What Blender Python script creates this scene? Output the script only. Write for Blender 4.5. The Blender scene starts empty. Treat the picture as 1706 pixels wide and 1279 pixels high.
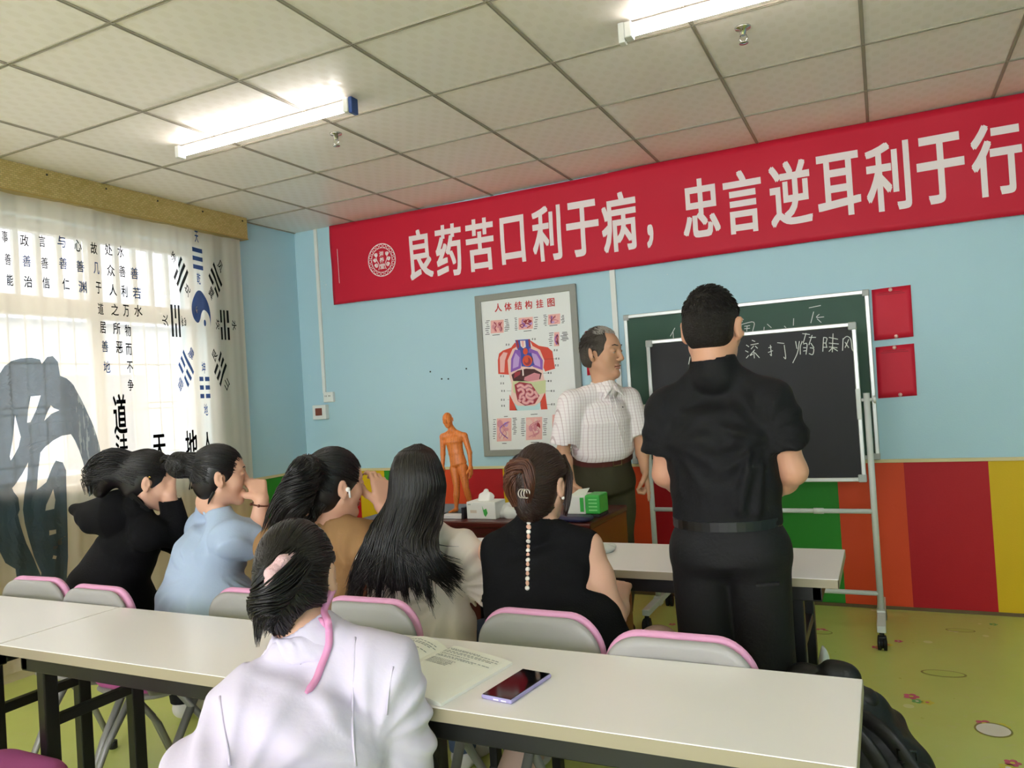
import bpy, bmesh, math, random
import numpy as np
from mathutils import Vector, Matrix
import openvdb

# ------------------------------------------------------------------ camera, world, lights, exposure
SC = bpy.context.scene
COL = SC.collection
CAM_C = np.array([4.1962, -4.7906, 1.3363])
CAM_R = np.array([0.89724627, 0.43712182, -0.06223865])
CAM_U = np.array([0.06245667, 0.01389112, 0.997951])
CAM_F = np.array([-0.43709072, 0.89929503, 0.01483741])
FPX = 1271.6
cam_data = bpy.data.cameras.new('camera')
cam_data.sensor_fit = 'HORIZONTAL'; cam_data.sensor_width = 36.0
cam_data.lens = FPX / 1706 * 36.0
cam_data.clip_start = 0.02
cam = bpy.data.objects.new('camera', cam_data); COL.objects.link(cam)
cam.matrix_world = Matrix(((CAM_R[0], CAM_U[0], -CAM_F[0], CAM_C[0]), (CAM_R[1], CAM_U[1], -CAM_F[1], CAM_C[1]),
                           (CAM_R[2], CAM_U[2], -CAM_F[2], CAM_C[2]), (0, 0, 0, 1)))
SC.camera = cam
SC.view_settings.view_transform = 'Standard'; SC.view_settings.look = 'None'
SC.view_settings.gamma = 1.0; SC.view_settings.use_curve_mapping = False
SC.view_settings.exposure = 0.92
TUBE_STRENGTH = 15.0
world = bpy.data.worlds.new('overcast_sky'); SC.world = world; world.use_nodes = True
_wn = world.node_tree; _wn.nodes['Background'].inputs[0].default_value = (0.92, 0.93, 1.0, 1); _wn.nodes['Background'].inputs[1].default_value = 4.2

def area_light(name, loc, rot, sx, sy, power, color=(1, 1, 1)):
    d = bpy.data.lights.new(name, 'AREA'); d.shape = 'RECTANGLE'; d.size = sx; d.size_y = sy; d.energy = power; d.color = color
    o = bpy.data.objects.new(name, d); COL.objects.link(o); o.location = loc; o.rotation_euler = rot
    return o
# daylight entering through the windows at the back of the room
area_light('rear_window_daylight', (3.3, -8.3, 1.75), (math.pi/2, 0, 0), 4.6, 1.7, 55, (1.0, 0.98, 0.95))

# ------------------------------------------------------------------ helpers
def at(px, py, y=None, x=None, z=None):
    """world point seen at a photo position, at the given distance plane"""
    r = CAM_F + CAM_R*((px-853)/FPX) + CAM_U*((639.5-py)/FPX)
    if y is not None: t = (y-CAM_C[1])/r[1]
    elif x is not None: t = (x-CAM_C[0])/r[0]
    else: t = (z-CAM_C[2])/r[2]
    return CAM_C + r*t

ORG = {}
def V(*a): return np.array(a, float)
def nrm(v):
    v = np.asarray(v, float); return v/max(1e-9, np.linalg.norm(v))
def lerp(a, b, t): return np.asarray(a, float)*(1-t)+np.asarray(b, float)*t

def srgb(h):
    h = h.lstrip('#'); out = []
    for i in (0, 2, 4):
        c = int(h[i:i+2], 16)/255
        out.append(c/12.92 if c <= .04045 else ((c+.055)/1.055)**2.4)
    return (*out, 1)

MATS = {}
def mat(name, color, rough=.6, spec=.4, metal=0, bump=None, var=None, sss=0, emit=None, trans=0, coat=0):
    """bump=(scale, strength[, stretch]); var=(scale, amount)"""
    if name in MATS: return MATS[name]
    m = bpy.data.materials.new(name); m.use_nodes = True; nt = m.node_tree; b = nt.nodes['Principled BSDF']
    c = srgb(color) if isinstance(color, str) else (*color, 1)
    b.inputs['Base Color'].default_value = c; b.inputs['Roughness'].default_value = rough
    b.inputs['Metallic'].default_value = metal; b.inputs['Specular IOR Level'].default_value = spec
    if coat: b.inputs['Coat Weight'].default_value = coat
    if trans: b.inputs['Transmission Weight'].default_value = trans
    if sss:
        b.inputs['Subsurface Weight'].default_value = sss; b.inputs['Subsurface Radius'].default_value = (.012, .004, .002); b.inputs['Subsurface Scale'].default_value = 1
    if emit:
        b.inputs['Emission Color'].default_value = c; b.inputs['Emission Strength'].default_value = emit
    if bump or var:
        tc = nt.nodes.new('ShaderNodeTexCoord')
    if bump:
        mp = nt.nodes.new('ShaderNodeMapping'); nt.links.new(tc.outputs['Object'], mp.inputs[0])
        if len(bump) > 2: mp.inputs['Scale'].default_value = bump[2]
        n = nt.nodes.new('ShaderNodeTexNoise'); n.inputs['Scale'].default_value = bump[0]; n.inputs['Detail'].default_value = 4
        nt.links.new(mp.outputs[0], n.inputs['Vector'])
        bp = nt.nodes.new('ShaderNodeBump'); bp.inputs['Strength'].default_value = bump[1]; bp.inputs['Distance'].default_value = .01
        nt.links.new(n.outputs['Fac'], bp.inputs['Height']); nt.links.new(bp.outputs[0], b.inputs['Normal'])
    if var:
        n = nt.nodes.new('ShaderNodeTexNoise'); n.inputs['Scale'].default_value = var[0]; n.inputs['Detail'].default_value = 5
        nt.links.new(tc.outputs['Object'], n.inputs['Vector'])
        mx = nt.nodes.new('ShaderNodeMix'); mx.data_type = 'RGBA'
        mx.inputs['A'].default_value = tuple(min(1, v*(1-var[1])) for v in c[:3])+(1,); mx.inputs['B'].default_value = tuple(min(1, v*(1+var[1])) for v in c[:3])+(1,)
        nt.links.new(n.outputs['Fac'], mx.inputs['Factor']); nt.links.new(mx.outputs['Result'], b.inputs['Base Color'])
    MATS[name] = m
    return m

class NT:
    """tiny node-graph helper"""
    def __init__(s, m): s.nt = m.node_tree; s.b = s.nt.nodes['Principled BSDF']
    def n(s, t, **k):
        o = s.nt.nodes.new(t)
        for a, v in k.items(): setattr(o, a, v)
        return o
    def put(s, sock, v):
        if hasattr(v, 'is_output') or isinstance(v, bpy.types.NodeSocket): s.nt.links.new(v, sock)
        else: sock.default_value = v
    def math(s, op, a, b=0.0, c=0.0):
        o = s.n('ShaderNodeMath', operation=op); s.put(o.inputs[0], a); s.put(o.inputs[1], b); s.put(o.inputs[2], c); return o.outputs[0]
    def mix(s, f, a, b):
        o = s.n('ShaderNodeMix', data_type='RGBA'); s.put(o.inputs['Factor'], f); s.put(o.inputs['A'], a); s.put(o.inputs['B'], b); return o.outputs['Result']
    def pos(s):
        g = s.n('ShaderNodeNewGeometry'); x = s.n('ShaderNodeSeparateXYZ'); s.nt.links.new(g.outputs['Position'], x.inputs[0]); return x.outputs, g.outputs['Position']
    def obj(s):
        g = s.n('ShaderNodeTexCoord'); x = s.n('ShaderNodeSeparateXYZ'); s.nt.links.new(g.outputs['Object'], x.inputs[0]); return x.outputs, g.outputs['Object']
    def noise(s, vec, scale, detail=3):
        o = s.n('ShaderNodeTexNoise'); s.nt.links.new(vec, o.inputs['Vector']); o.inputs['Scale'].default_value = scale; o.inputs['Detail'].default_value = detail; return o.outputs['Fac']
    def bump(s, h, strength, dist=.01):
        o = s.n('ShaderNodeBump'); s.put(o.inputs['Height'], h); o.inputs['Strength'].default_value = strength; o.inputs['Distance'].default_value = dist; s.nt.links.new(o.outputs[0], s.b.inputs['Normal'])

# ---- objects
def link(o): COL.objects.link(o); return o
def tag(o, label, cat, group=None, kind=None):
    o['label'] = label; o['category'] = cat
    if group: o['group'] = group
    if kind: o['kind'] = kind
    return o
def thing(name, label, cat, loc=(0, 0, 0), group=None):
    o = link(bpy.data.objects.new(name, None)); o.location = loc; o.empty_display_size = .05
    ORG[o.name] = V(*loc)
    return tag(o, label, cat, group)
def setparent(o, parent, me_shift=True):
    if parent is not None:
        o.parent = parent; ORG[o.name] = ORG[parent.name]
    else: ORG[o.name] = V(0, 0, 0)
def mesh_obj(name, verts, faces, mats, parent=None, smooth=False, label=None, loc=None, fmat=None):
    """verts in world coordinates"""
    base = ORG[parent.name] if parent is not None else V(*(loc if loc is not None else (0, 0, 0)))
    v = np.asarray(verts, float).reshape(-1, 3) - base
    me = bpy.data.meshes.new(name); me.from_pydata(v.tolist(), [], [list(map(int, f)) for f in faces])
    if not isinstance(mats, (list, tuple)): mats = [mats]
    for m in mats: me.materials.append(m)
    if fmat is not None: me.polygons.foreach_set('material_index', np.asarray(fmat, np.int32))
    if smooth: me.polygons.foreach_set('use_smooth', [True]*len(me.polygons))
    me.update()
    o = link(bpy.data.objects.new(name, me))
    if parent is not None: setparent(o, parent)
    else:
        o.location = tuple(base); ORG[o.name] = base
    if label: o['label'] = label
    return o

class MB:
    """collects shapes into one mesh (world coordinates)"""
    def __init__(s): s.bm = bmesh.new(); s.mi = 0
    def _new(s, geom):
        for f in geom:
            if isinstance(f, bmesh.types.BMFace): f.material_index = s.mi
    def box(s, lo, hi, bev=0, rot=None, piv=None, seg=2):
        lo = V(*lo); hi = V(*hi); c = (lo+hi)/2; d = hi-lo
        r = bmesh.ops.create_cube(s.bm, size=1)
        vs = r['verts']
        M = Matrix.Translation(c) @ Matrix.Diagonal((*d, 1))
        if rot is not None:
            p = Matrix.Translation(piv if piv is not None else c); M = p @ rot.to_4x4() @ p.inverted() @ M
        bmesh.ops.transform(s.bm, matrix=M, verts=vs)
        fs = {f for v in vs for f in v.link_faces}
        for f in fs: f.material_index = s.mi
        if bev:
            es = {e for v in vs for e in v.link_edges}
            bmesh.ops.bevel(s.bm, geom=list(es), offset=bev, segments=seg, affect='EDGES', profile=.5, material=-1)
        return s
    def tube(s, path, r, seg=10, closed=False, flat=None):
        """path: points; r: radius or per-point list"""
        P = [V(*p) for p in path]; n = len(P); rs = r if hasattr(r, '__len__') else [r]*n
        rings = []; up = None
        for i in range(n):
            if closed: t = nrm(P[(i+1) % n]-P[i-1])
            else: t = nrm(P[min(i+1, n-1)]-P[max(i-1, 0)])
            if up is None:
                up = V(0, 0, 1) if abs(t[2]) < .9 else V(1, 0, 0)
            a = nrm(np.cross(t, up)); b = np.cross(a, t); up = b
            ring = []
            for k in range(seg):
                an = 2*math.pi*k/seg
                ring.append(s.bm.verts.new(P[i]+rs[i]*(a*math.cos(an)+b*math.sin(an)*(flat or 1))))
            rings.append(ring)
        m = n if closed else n-1
        for i in range(m):
            A = rings[i]; B = rings[(i+1) % n]
            for k in range(seg):
                f = s.bm.faces.new((A[k], A[(k+1) % seg], B[(k+1) % seg], B[k])); f.material_index = s.mi; f.smooth = True
        if not closed:
            for ring, fl in ((rings[0], True), (rings[-1], False)):
                f = s.bm.faces.new(ring[::-1] if fl else ring); f.material_index = s.mi
        return s
    def cyl(s, a, b, r, seg=16, r2=None): return s.tube([a, b], [r, r if r2 is None else r2], seg)
    def lathe(s, c, prof, axis=(0, 0, 1), seg=24):
        """prof: list of (r, h) along the axis"""
        ax = nrm(axis); a = nrm(np.cross(ax, V(1, 0, 0) if abs(ax[0]) < .9 else V(0, 1, 0))); b = np.cross(ax, a); c = V(*c)
        rings = []
        for r, h in prof:
            rings.append([s.bm.verts.new(c+ax*h+max(r, 1e-4)*(a*math.cos(2*math.pi*k/seg)+b*math.sin(2*math.pi*k/seg))) for k in range(seg)])
        for A, B in zip(rings, rings[1:]):
            for k in range(seg):
                f = s.bm.faces.new((A[k], A[(k+1) % seg], B[(k+1) % seg], B[k])); f.smooth = True; f.material_index = s.mi
        for ring, fl in ((rings[0], True), (rings[-1], False)):
            f = s.bm.faces.new(ring[::-1] if fl else ring); f.material_index = s.mi
        return s
    def sphere(s, c, r, sc=(1, 1, 1), rot=None, seg=16):
        q = bmesh.ops.create_uvsphere(s.bm, u_segments=seg, v_segments=max(6, seg//2), radius=r)
        M = Matrix.Translation(V(*c)) @ (rot.to_4x4() if rot is not None else Matrix()) @ Matrix.Diagonal((*sc, 1))
        bmesh.ops.transform(s.bm, matrix=M, verts=q['verts'])
        for f in {f for v in q['verts'] for f in v.link_faces}: f.smooth = True; f.material_index = s.mi
        return s
    def prism(s, pts, d):
        """closed planar outline (world points) pushed along vector d"""
        P = [V(*p) for p in pts]; d = V(*d)
        A = [s.bm.verts.new(p) for p in P]; B = [s.bm.verts.new(p+d) for p in P]; n = len(P)
        fs = [s.bm.faces.new(A[::-1]), s.bm.faces.new(B)]
        for k in range(n): fs.append(s.bm.faces.new((A[k], A[(k+1) % n], B[(k+1) % n], B[k])))
        for f in fs: f.material_index = s.mi
        return s
    def poly(s, pts):
        f = s.bm.faces.new([s.bm.verts.new(V(*p)) for p in pts]); f.material_index = s.mi; return s
    def pad(s, c, ux, uz, w, h, t, cr, n=2.2, bend=0, rings=7, seg=10, topscale=1.0):
        """cushion: rounded rectangle w x h, thickness t, corner radius cr; bend moves the sides along the normal"""
        c = V(*c); ux = V(*ux); uz = V(*uz); nn = np.cross(ux, uz)
        out = []
        for cx, cz, a0 in ((1, 1, 0), (-1, 1, 90), (-1, -1, 180), (1, -1, 270)):
            crr = cr if not hasattr(cr, '__len__') else (cr[0] if cz > 0 else cr[1])
            for k in range(seg+1):
                an = math.radians(a0+90*k/seg)
                out.append((cx*(w/2-crr)+crr*math.cos(an), cz*(h/2-crr)+crr*math.sin(an)))
        out = [(x*(1+(topscale-1)*(z/h+.5)), z) for x, z in out]
        N = len(out); lay = []
        prof = [(i/rings) for i in range(1, rings+1)]
        def pt(x, z, y): return c+ux*x+uz*z+nn*(y+bend*x*x)
        for side in (1, -1):
            R = []
            for q in prof:
                q2 = 1-(1-q)**1.6
                yy = side*t/2*(max(0, 1-q2**(n*3)))**.5 if q < 1 else 0
                R.append([s.bm.verts.new(pt(x*q2, z*q2, yy)) for x, z in out] if not (side == -1 and q == 1) else lay[0][-1])
            cen = s.bm.verts.new(pt(0, 0, side*t/2))
            lay.append(R)
            for k in range(N):
                tri = (cen, R[0][k], R[0][(k+1) % N]); f = s.bm.faces.new(tri if side > 0 else tri[::-1]); f.smooth = True; f.material_index = s.mi
            for A, B in zip(R, R[1:]):
                for k in range(N):
                    q4 = (A[k], B[k], B[(k+1) % N], A[(k+1) % N])
                    f = s.bm.faces.new(q4 if side > 0 else q4[::-1]); f.smooth = True; f.material_index = s.mi
        return s
    def build(s, name, mats, parent=None, label=None, loc=None, fix=False):
        if fix: bmesh.ops.recalc_face_normals(s.bm, faces=s.bm.faces)
        base = ORG[parent.name] if parent is not None else V(*(loc if loc is not None else (0, 0, 0)))
        bmesh.ops.translate(s.bm, verts=s.bm.verts, vec=Vector(-base))
        me = bpy.data.meshes.new(name); s.bm.to_mesh(me); s.bm.free()
        for m in (mats if isinstance(mats, (list, tuple)) else [mats]): me.materials.append(m)
        o = link(bpy.data.objects.new(name, me))
        if parent is not None: setparent(o, parent)
        else:
            o.location = tuple(base); ORG[o.name] = base
        if label: o['label'] = label
        return o

def dup(root, loc=None, rotz=None, label=None):
    r = root.copy(); COL.objects.link(r); ORG[r.name] = V(*(loc if loc is not None else root.location))
    if loc is not None: r.location = loc
    if rotz is not None: r.rotation_euler = (0, 0, rotz)
    if label: r['label'] = label
    for ch in list(root.children):
        c = ch.copy(); COL.objects.link(c); c.parent = r
        for g in list(ch.children):
            d = g.copy(); COL.objects.link(d); d.parent = c
    return r

# ---- lettering
def glyphs(body, bold=0.0):
    """flat glyph outline mesh -> (verts N x 2, faces)"""
    cu = bpy.data.curves.new('lettering', 'FONT'); cu.body = body; cu.offset = bold; cu.resolution_u = 3; cu.fill_mode = 'FRONT'
    o = link(bpy.data.objects.new('lettering', cu)); bpy.context.view_layer.update()
    me = bpy.data.meshes.new_from_object(o.evaluated_get(bpy.context.evaluated_depsgraph_get()))
    v = np.empty(len(me.vertices)*3); me.vertices.foreach_get('co', v); v = v.reshape(-1, 3)[:, :2]
    f = [tuple(p.vertices) for p in me.polygons]
    bpy.data.objects.remove(o); bpy.data.curves.remove(cu); bpy.data.meshes.remove(me)
    return v, f
def add_bold(F_, ch, cx, cz, w, h, dx, dy, mi=0, L=None):
    """heavy character: overlapped shifted copies of the outline, each a hair above the last"""
    v0, f0 = glyphs(ch, .004); lo = v0.min(0)-V(dx, dy); hi = v0.max(0)+V(dx, dy); c = (lo+hi)/2; sc_ = V(w, h)/(hi-lo)
    for i, (a, b) in enumerate(((-1, -1), (1, -1), (1, 1), (-1, 1), (0, 0))):
        v = (v0+V(a*dx, b*dy)-c)*sc_+V(cx, cz)
        v, f = (v, f0) if L is None else refine(v, f0, L)
        F_.add(v, f, mi, i*.00018)
def fit(v, cx, cz, w, h):
    lo = v.min(0); hi = v.max(0)
    return (v-(lo+hi)/2)/np.maximum(hi-lo, 1e-6)*V(w, h)+V(cx, cz)
def filled(outlines):
    """2D outlines with even-odd holes -> (verts, faces)"""
    cu = bpy.data.curves.new('fill', 'CURVE'); cu.dimensions = '2D'; cu.fill_mode = 'FRONT'
    for pl in outlines:
        sp = cu.splines.new('POLY'); sp.points.add(len(pl)-1); sp.use_cyclic_u = True
        for p, (x, y) in zip(sp.points, pl): p.co = (x, y, 0, 1)
    o = link(bpy.data.objects.new('fill', cu)); bpy.context.view_layer.update()
    me = bpy.data.meshes.new_from_object(o.evaluated_get(bpy.context.evaluated_depsgraph_get()))
    v = np.empty(len(me.vertices)*3); me.vertices.foreach_get('co', v); v = v.reshape(-1, 3)[:, :2]
    f = [tuple(p.vertices) for p in me.polygons]
    bpy.data.objects.remove(o); bpy.data.curves.remove(cu); bpy.data.meshes.remove(me)
    return v, f
class Flat:
    """collects flat 2D shapes on a plane o + u*U + v*W (+ n*lift)"""
    def __init__(s, o, u, w, lift): s.o = V(*o); s.u = V(*u); s.w = V(*w); s.n = np.cross(s.u, s.w); s.lift = lift; s.v = []; s.f = []; s.m = []
    def add(s, v, f, mi=0, lift=0):
        k = len(s.v)
        for a in v: s.v.append(s.o+s.u*a[0]+s.w*a[1]+s.n*(s.lift+lift))
        for q in f: s.f.append([i+k for i in q]); s.m.append(mi)
    def poly(s, pts, mi=0, lift=0):
        v, f = filled([pts]); s.add(v, f, mi, lift)
    def rect(s, x0, y0, x1, y1, mi=0, lift=0): s.add([(x0, y0), (x1, y0), (x1, y1), (x0, y1)], [(0, 1, 2, 3)], mi, lift)
    def stroke(s, pts, w, mi=0, lift=0):
        pts = [V(*p) for p in pts]; n = len(pts); L = []
        for i in range(n):
            t = nrm(pts[min(i+1, n-1)]-pts[max(i-1, 0)]); q = V(-t[1], t[0])*w/2
            L.append((pts[i]+q, pts[i]-q))
        for (a, b), (c, d) in zip(L, L[1:]): s.add([a, b, d, c], [(0, 1, 2, 3)], mi, lift)
    def ell(s, cx, cy, rx, ry, mi=0, lift=0, n=28):
        s.add([(cx+rx*math.cos(2*math.pi*k/n), cy+ry*math.sin(2*math.pi*k/n)) for k in range(n)], [tuple(range(n))], mi, lift)
    def ring(s, cx, cy, r0, r1, mi=0, lift=0, n=48):
        v = []
        for k in range(n):
            c, q = math.cos(2*math.pi*k/n), math.sin(2*math.pi*k/n); v += [(cx+r0*c, cy+r0*q), (cx+r1*c, cy+r1*q)]
        s.add(v, [(2*k, 2*k+1, (2*k+3) % (2*n), (2*k+2) % (2*n)) for k in range(n)], mi, lift)
    def build(s, name, mats, parent=None, label=None, warp=None):
        v = np.array(s.v)
        if warp is not None: v = warp(v)
        return mesh_obj(name, v, s.f, mats, parent, fmat=s.m, label=label)

def smooth_path(pts, n=6):
    """Catmull-Rom through points"""
    P = [V(*p) for p in pts]; P = [2*P[0]-P[1]]+P+[2*P[-1]-P[-2]]; out = []
    for i in range(1, len(P)-2):
        for k in range(n):
            t = k/n; a, b, c, d = P[i-1:i+3]
            out.append(.5*((2*b)+(c-a)*t+(2*a-5*b+4*c-d)*t*t+(3*b-a-3*c+d)*t**3))
    out.append(P[-2]); return out

# ---- soft-body modelling with signed distances
class Soft:
    def __init__(s): s.ops = []
    def cone(s, a, b, ra, rb, k=.02, lat=None, flat=1.0, cap=1.0, sub=False):
        s.ops.append(('c', np.asarray(a, float), np.asarray(b, float), ra, rb, k, None if lat is None else nrm(lat), flat, cap, sub)); return s
    def chain(s, pts, rs, k=.01, sub=False):
        for (p, q), (r, t) in zip(zip(pts, pts[1:]), zip(rs, rs[1:])): s.cone(p, q, r, t, k, sub=sub)
        return s
    def ell(s, c, r, M=None, k=.02, sub=False):
        s.ops.append(('e', np.asarray(c, float), np.asarray(r, float), np.eye(3) if M is None else np.asarray(M, float), k, sub)); return s
    def slab(s, a, b, r, k=.002, sub=True):
        """flat-ended cylinder"""
        s.ops.append(('y', np.asarray(a, float), np.asarray(b, float), r, k, sub)); return s
    def box(s, c, half, M=None, rad=.01, k=.005, sub=False):
        s.ops.append(('b', np.asarray(c, float), np.asarray(half, float), np.eye(3) if M is None else np.asarray(M, float), rad, k, sub)); return s
    def _bb(s, o):
        if o[0] == 'c':
            m = max(1, o[7]); return np.minimum(o[1]-o[3]*m, o[2]-o[4]*m), np.maximum(o[1]+o[3]*m, o[2]+o[4]*m)
        if o[0] == 'e': q = np.abs(o[3]) @ o[2]; return o[1]-q, o[1]+q
        if o[0] == 'y': return np.minimum(o[1], o[2])-o[3], np.maximum(o[1], o[2])+o[3]
        q = np.abs(o[3]) @ o[2]; return o[1]-q, o[1]+q
    def mesh(s, h, disp=None):
        lo = np.full(3, 1e9); hi = -lo
        for o in s.ops:
            if o[-1]: continue
            a, b = s._bb(o); lo = np.minimum(lo, a); hi = np.maximum(hi, b)
        lo = lo-5*h; hi = hi+5*h
        n = np.ceil((hi-lo)/h).astype(int)+1
        D = np.full(n, .2, np.float32)
        ax = [(lo[i]+h*np.arange(n[i])).astype(np.float32) for i in range(3)]
        for o in s.ops:
            a, b = s._bb(o); sub = o[-1]
            k = o[5] if o[0] == 'c' else o[4] if o[0] in 'ey' else o[5]
            m = k+4*h
            i0 = np.clip(np.floor((a-m-lo)/h).astype(int), 0, n); i1 = np.clip(np.ceil((b+m-lo)/h).astype(int)+1, 0, n)
            if np.any(i1 <= i0): continue
            sl = tuple(slice(p, q) for p, q in zip(i0, i1))
            X = ax[0][sl[0]][:, None, None]; Y = ax[1][sl[1]][None, :, None]; Z = ax[2][sl[2]][None, None, :]
            if o[0] == 'c':
                _, A, B, ra, rb, k, lat, flat, cap, _ = o
                d = B-A; L2 = max(1e-12, d@d)
                x = X-A[0]; y = Y-A[1]; z = Z-A[2]
                t = np.clip((x*d[0]+y*d[1]+z*d[2])/L2, 0, 1).astype(np.float32)
                x = x-t*d[0]; y = y-t*d[1]; z = z-t*d[2]; r = ra+(rb-ra)*t
                q2 = x*x+y*y+z*z
                if lat is None: d_ = np.sqrt(q2)-r
                else:
                    u = d/math.sqrt(L2); la = nrm(lat-u*(lat@u)); dp = np.cross(la, u)
                    e0 = (x*u[0]+y*u[1]+z*u[2])/cap; e1 = x*la[0]+y*la[1]+z*la[2]; e2 = (x*dp[0]+y*dp[1]+z*dp[2])/flat
                    qq = np.sqrt(e0*e0+e1*e1+e2*e2)+1e-6
                    d_ = (qq-r)*np.clip(np.sqrt(q2)/qq, .3, 1)
            elif o[0] == 'e':
                _, C, R_, M, k, _ = o
                x = X-C[0]; y = Y-C[1]; z = Z-C[2]; s0 = 0; s1 = 0
                for j in range(3):
                    e = x*M[0, j]+y*M[1, j]+z*M[2, j]; s0 = s0+(e/R_[j])**2; s1 = s1+(e/R_[j]**2)**2
                k0 = np.sqrt(s0); d_ = k0*(k0-1)/(np.sqrt(s1)+1e-6)
                d_ = np.maximum(d_, -min(R_))
            elif o[0] == 'y':
                _, A, B, r, k, _ = o
                d = B-A; L = np.linalg.norm(d); u = d/L
                x = X-A[0]; y = Y-A[1]; z = Z-A[2]; e = x*u[0]+y*u[1]+z*u[2]
                rad = np.sqrt(np.maximum(x*x+y*y+z*z-e*e, 0))-r
                d_ = np.maximum(rad, np.abs(e-L/2)-L/2)
            else:
                _, C, H, M, rd, k, _ = o
                x = X-C[0]; y = Y-C[1]; z = Z-C[2]; s0 = 0; mx = -1e9
                for j in range(3):
                    e = np.abs(x*M[0, j]+y*M[1, j]+z*M[2, j])-(H[j]-rd); s0 = s0+np.maximum(e, 0)**2; mx = np.maximum(mx, e)
                d_ = np.sqrt(s0)+np.minimum(mx, 0)-rd
            d_ = d_.astype(np.float32); W = D[sl]
            if sub:
                hh = np.clip(.5-.5*(W+d_)/k, 0, 1); D[sl] = W*(1-hh)-d_*hh+k*hh*(1-hh)
            else:
                hh = np.clip(.5+.5*(W-d_)/k, 0, 1); D[sl] = W*(1-hh)+d_*hh-k*hh*(1-hh)
        if disp is not None:
            D = D+disp(ax[0][:, None, None], ax[1][None, :, None], ax[2][None, None, :]).astype(np.float32)
        D = np.clip(D, -3*h, 3*h)
        g = openvdb.FloatGrid(3*h); g.copyFromArray(np.ascontiguousarray(D))
        pts, tris, quads = g.convertToPolygons(isovalue=0.0, adaptivity=0.0)
        pts = np.asarray(pts, float)*h+lo
        faces = [tuple(int(i) for i in q) for q in quads]+[tuple(int(i) for i in q) for q in tris]
        # outward orientation
        q = np.asarray(quads)
        pc = pts-pts.mean(0); a, b, c = pc[q[:, 0]], pc[q[:, 1]], pc[q[:, 2]]
        if np.einsum('ij,ij->i', a, np.cross(b, c)).sum() - 0 < 0: faces = [f[::-1] for f in faces]
        return pts, faces
    def build(s, name, mats, parent=None, h=.006, disp=None, label=None, fmat=None, loc=None):
        v, f = s.mesh(h, disp)
        fm = fmat(v, f) if fmat else None
        return mesh_obj(name, v, f, mats, parent, smooth=True, label=label, fmat=fm, loc=loc)

def wrinkles(amp, seeds, freq=30):
    """gentle cloth undulation from a few crossing waves"""
    rnd = random.Random(seeds); W = []
    for _ in range(5):
        d = nrm([rnd.uniform(-1, 1), rnd.uniform(-1, 1), rnd.uniform(-.5, .5)]); W.append((d*freq*rnd.uniform(.5, 1.3), rnd.uniform(0, 6.28), nrm([rnd.uniform(-1, 1) for _ in range(3)])*freq*.35, rnd.uniform(0, 6.28)))
    def f(X, Y, Z):
        o = 0
        for k, p, k2, p2 in W: o = o+np.sin(k[0]*X+k[1]*Y+k[2]*Z+p+1.5*np.sin(k2[0]*X+k2[1]*Y+k2[2]*Z+p2))
        return o*amp/2.5
    return f

def snap(paths, o, c, lift=.0045, far=.16):
    """lay strand points on the outer surface of a hair mass"""
    org = ORG[o.name]; c = V(*c); out = []; rn = random.Random(7)
    for P in paths:
        Q = []; lf = .0004+lift*rn.random()**2
        for p in P:
            d = nrm(p-c); ok, loc, nn, _ = o.ray_cast(Vector(c+d*.3-org), Vector(-d), distance=.3)
            r = np.linalg.norm(V(*loc)+org-c) if ok else 0
            Q.append(c+d*(r+lf) if ok and .04 < r < far else p)
        out.append(Q)
    return out
def radial_folds(A, lat, n, amp, r0=.13, w=.07):
    """creases fanning out from an armpit"""
    A = V(*A); la = nrm(lat)
    def f(X, Y, Z):
        u = (X-A[0])*la[0]+(Y-A[1])*la[1]; h_ = Z-A[2]; r = np.sqrt(u*u+h_*h_)+1e-4; g = np.exp(-((r-r0)/w)**2); a = np.arctan2(h_, u)
        return -amp*g*np.abs(np.sin(n*a+6*r))**3*np.exp(-((X-A[0])**2+(Y-A[1])**2+(Z-A[2])**2)/.09)
    return f
def strands(paths, r, name, m, parent, seg=4, tip=.25, root=.7, label=None):
    """bundle of hair strands as one mesh"""
    Vv = []; F = []
    for P in paths:
        P = np.asarray(P, float); n = len(P); T = np.gradient(P, axis=0); T /= np.maximum(1e-9, np.linalg.norm(T, axis=1))[:, None]
        rf = V(.31, .47, .83); A = np.cross(T, rf); A /= np.maximum(1e-6, np.linalg.norm(A, axis=1))[:, None]; B = np.cross(T, A)
        t = np.linspace(0, 1, n); rr = r*np.minimum(1, root+(1-root)*t*4)*np.where(t > .6, 1-(1-tip)*((t-.6)/.4)**1.5, 1)
        k0 = len(Vv)
        for i in range(n):
            for k in range(seg):
                an = 2*math.pi*k/seg; Vv.append(P[i]+rr[i]*(A[i]*math.cos(an)+B[i]*math.sin(an)))
        for i in range(n-1):
            for k in range(seg):
                F.append((k0+i*seg+k, k0+i*seg+(k+1) % seg, k0+(i+1)*seg+(k+1) % seg, k0+(i+1)*seg+k))
        F.append(tuple(k0+(n-1)*seg+k for k in range(seg)))
    return mesh_obj(name, Vv, F, m, parent, smooth=True, label=label)
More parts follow.
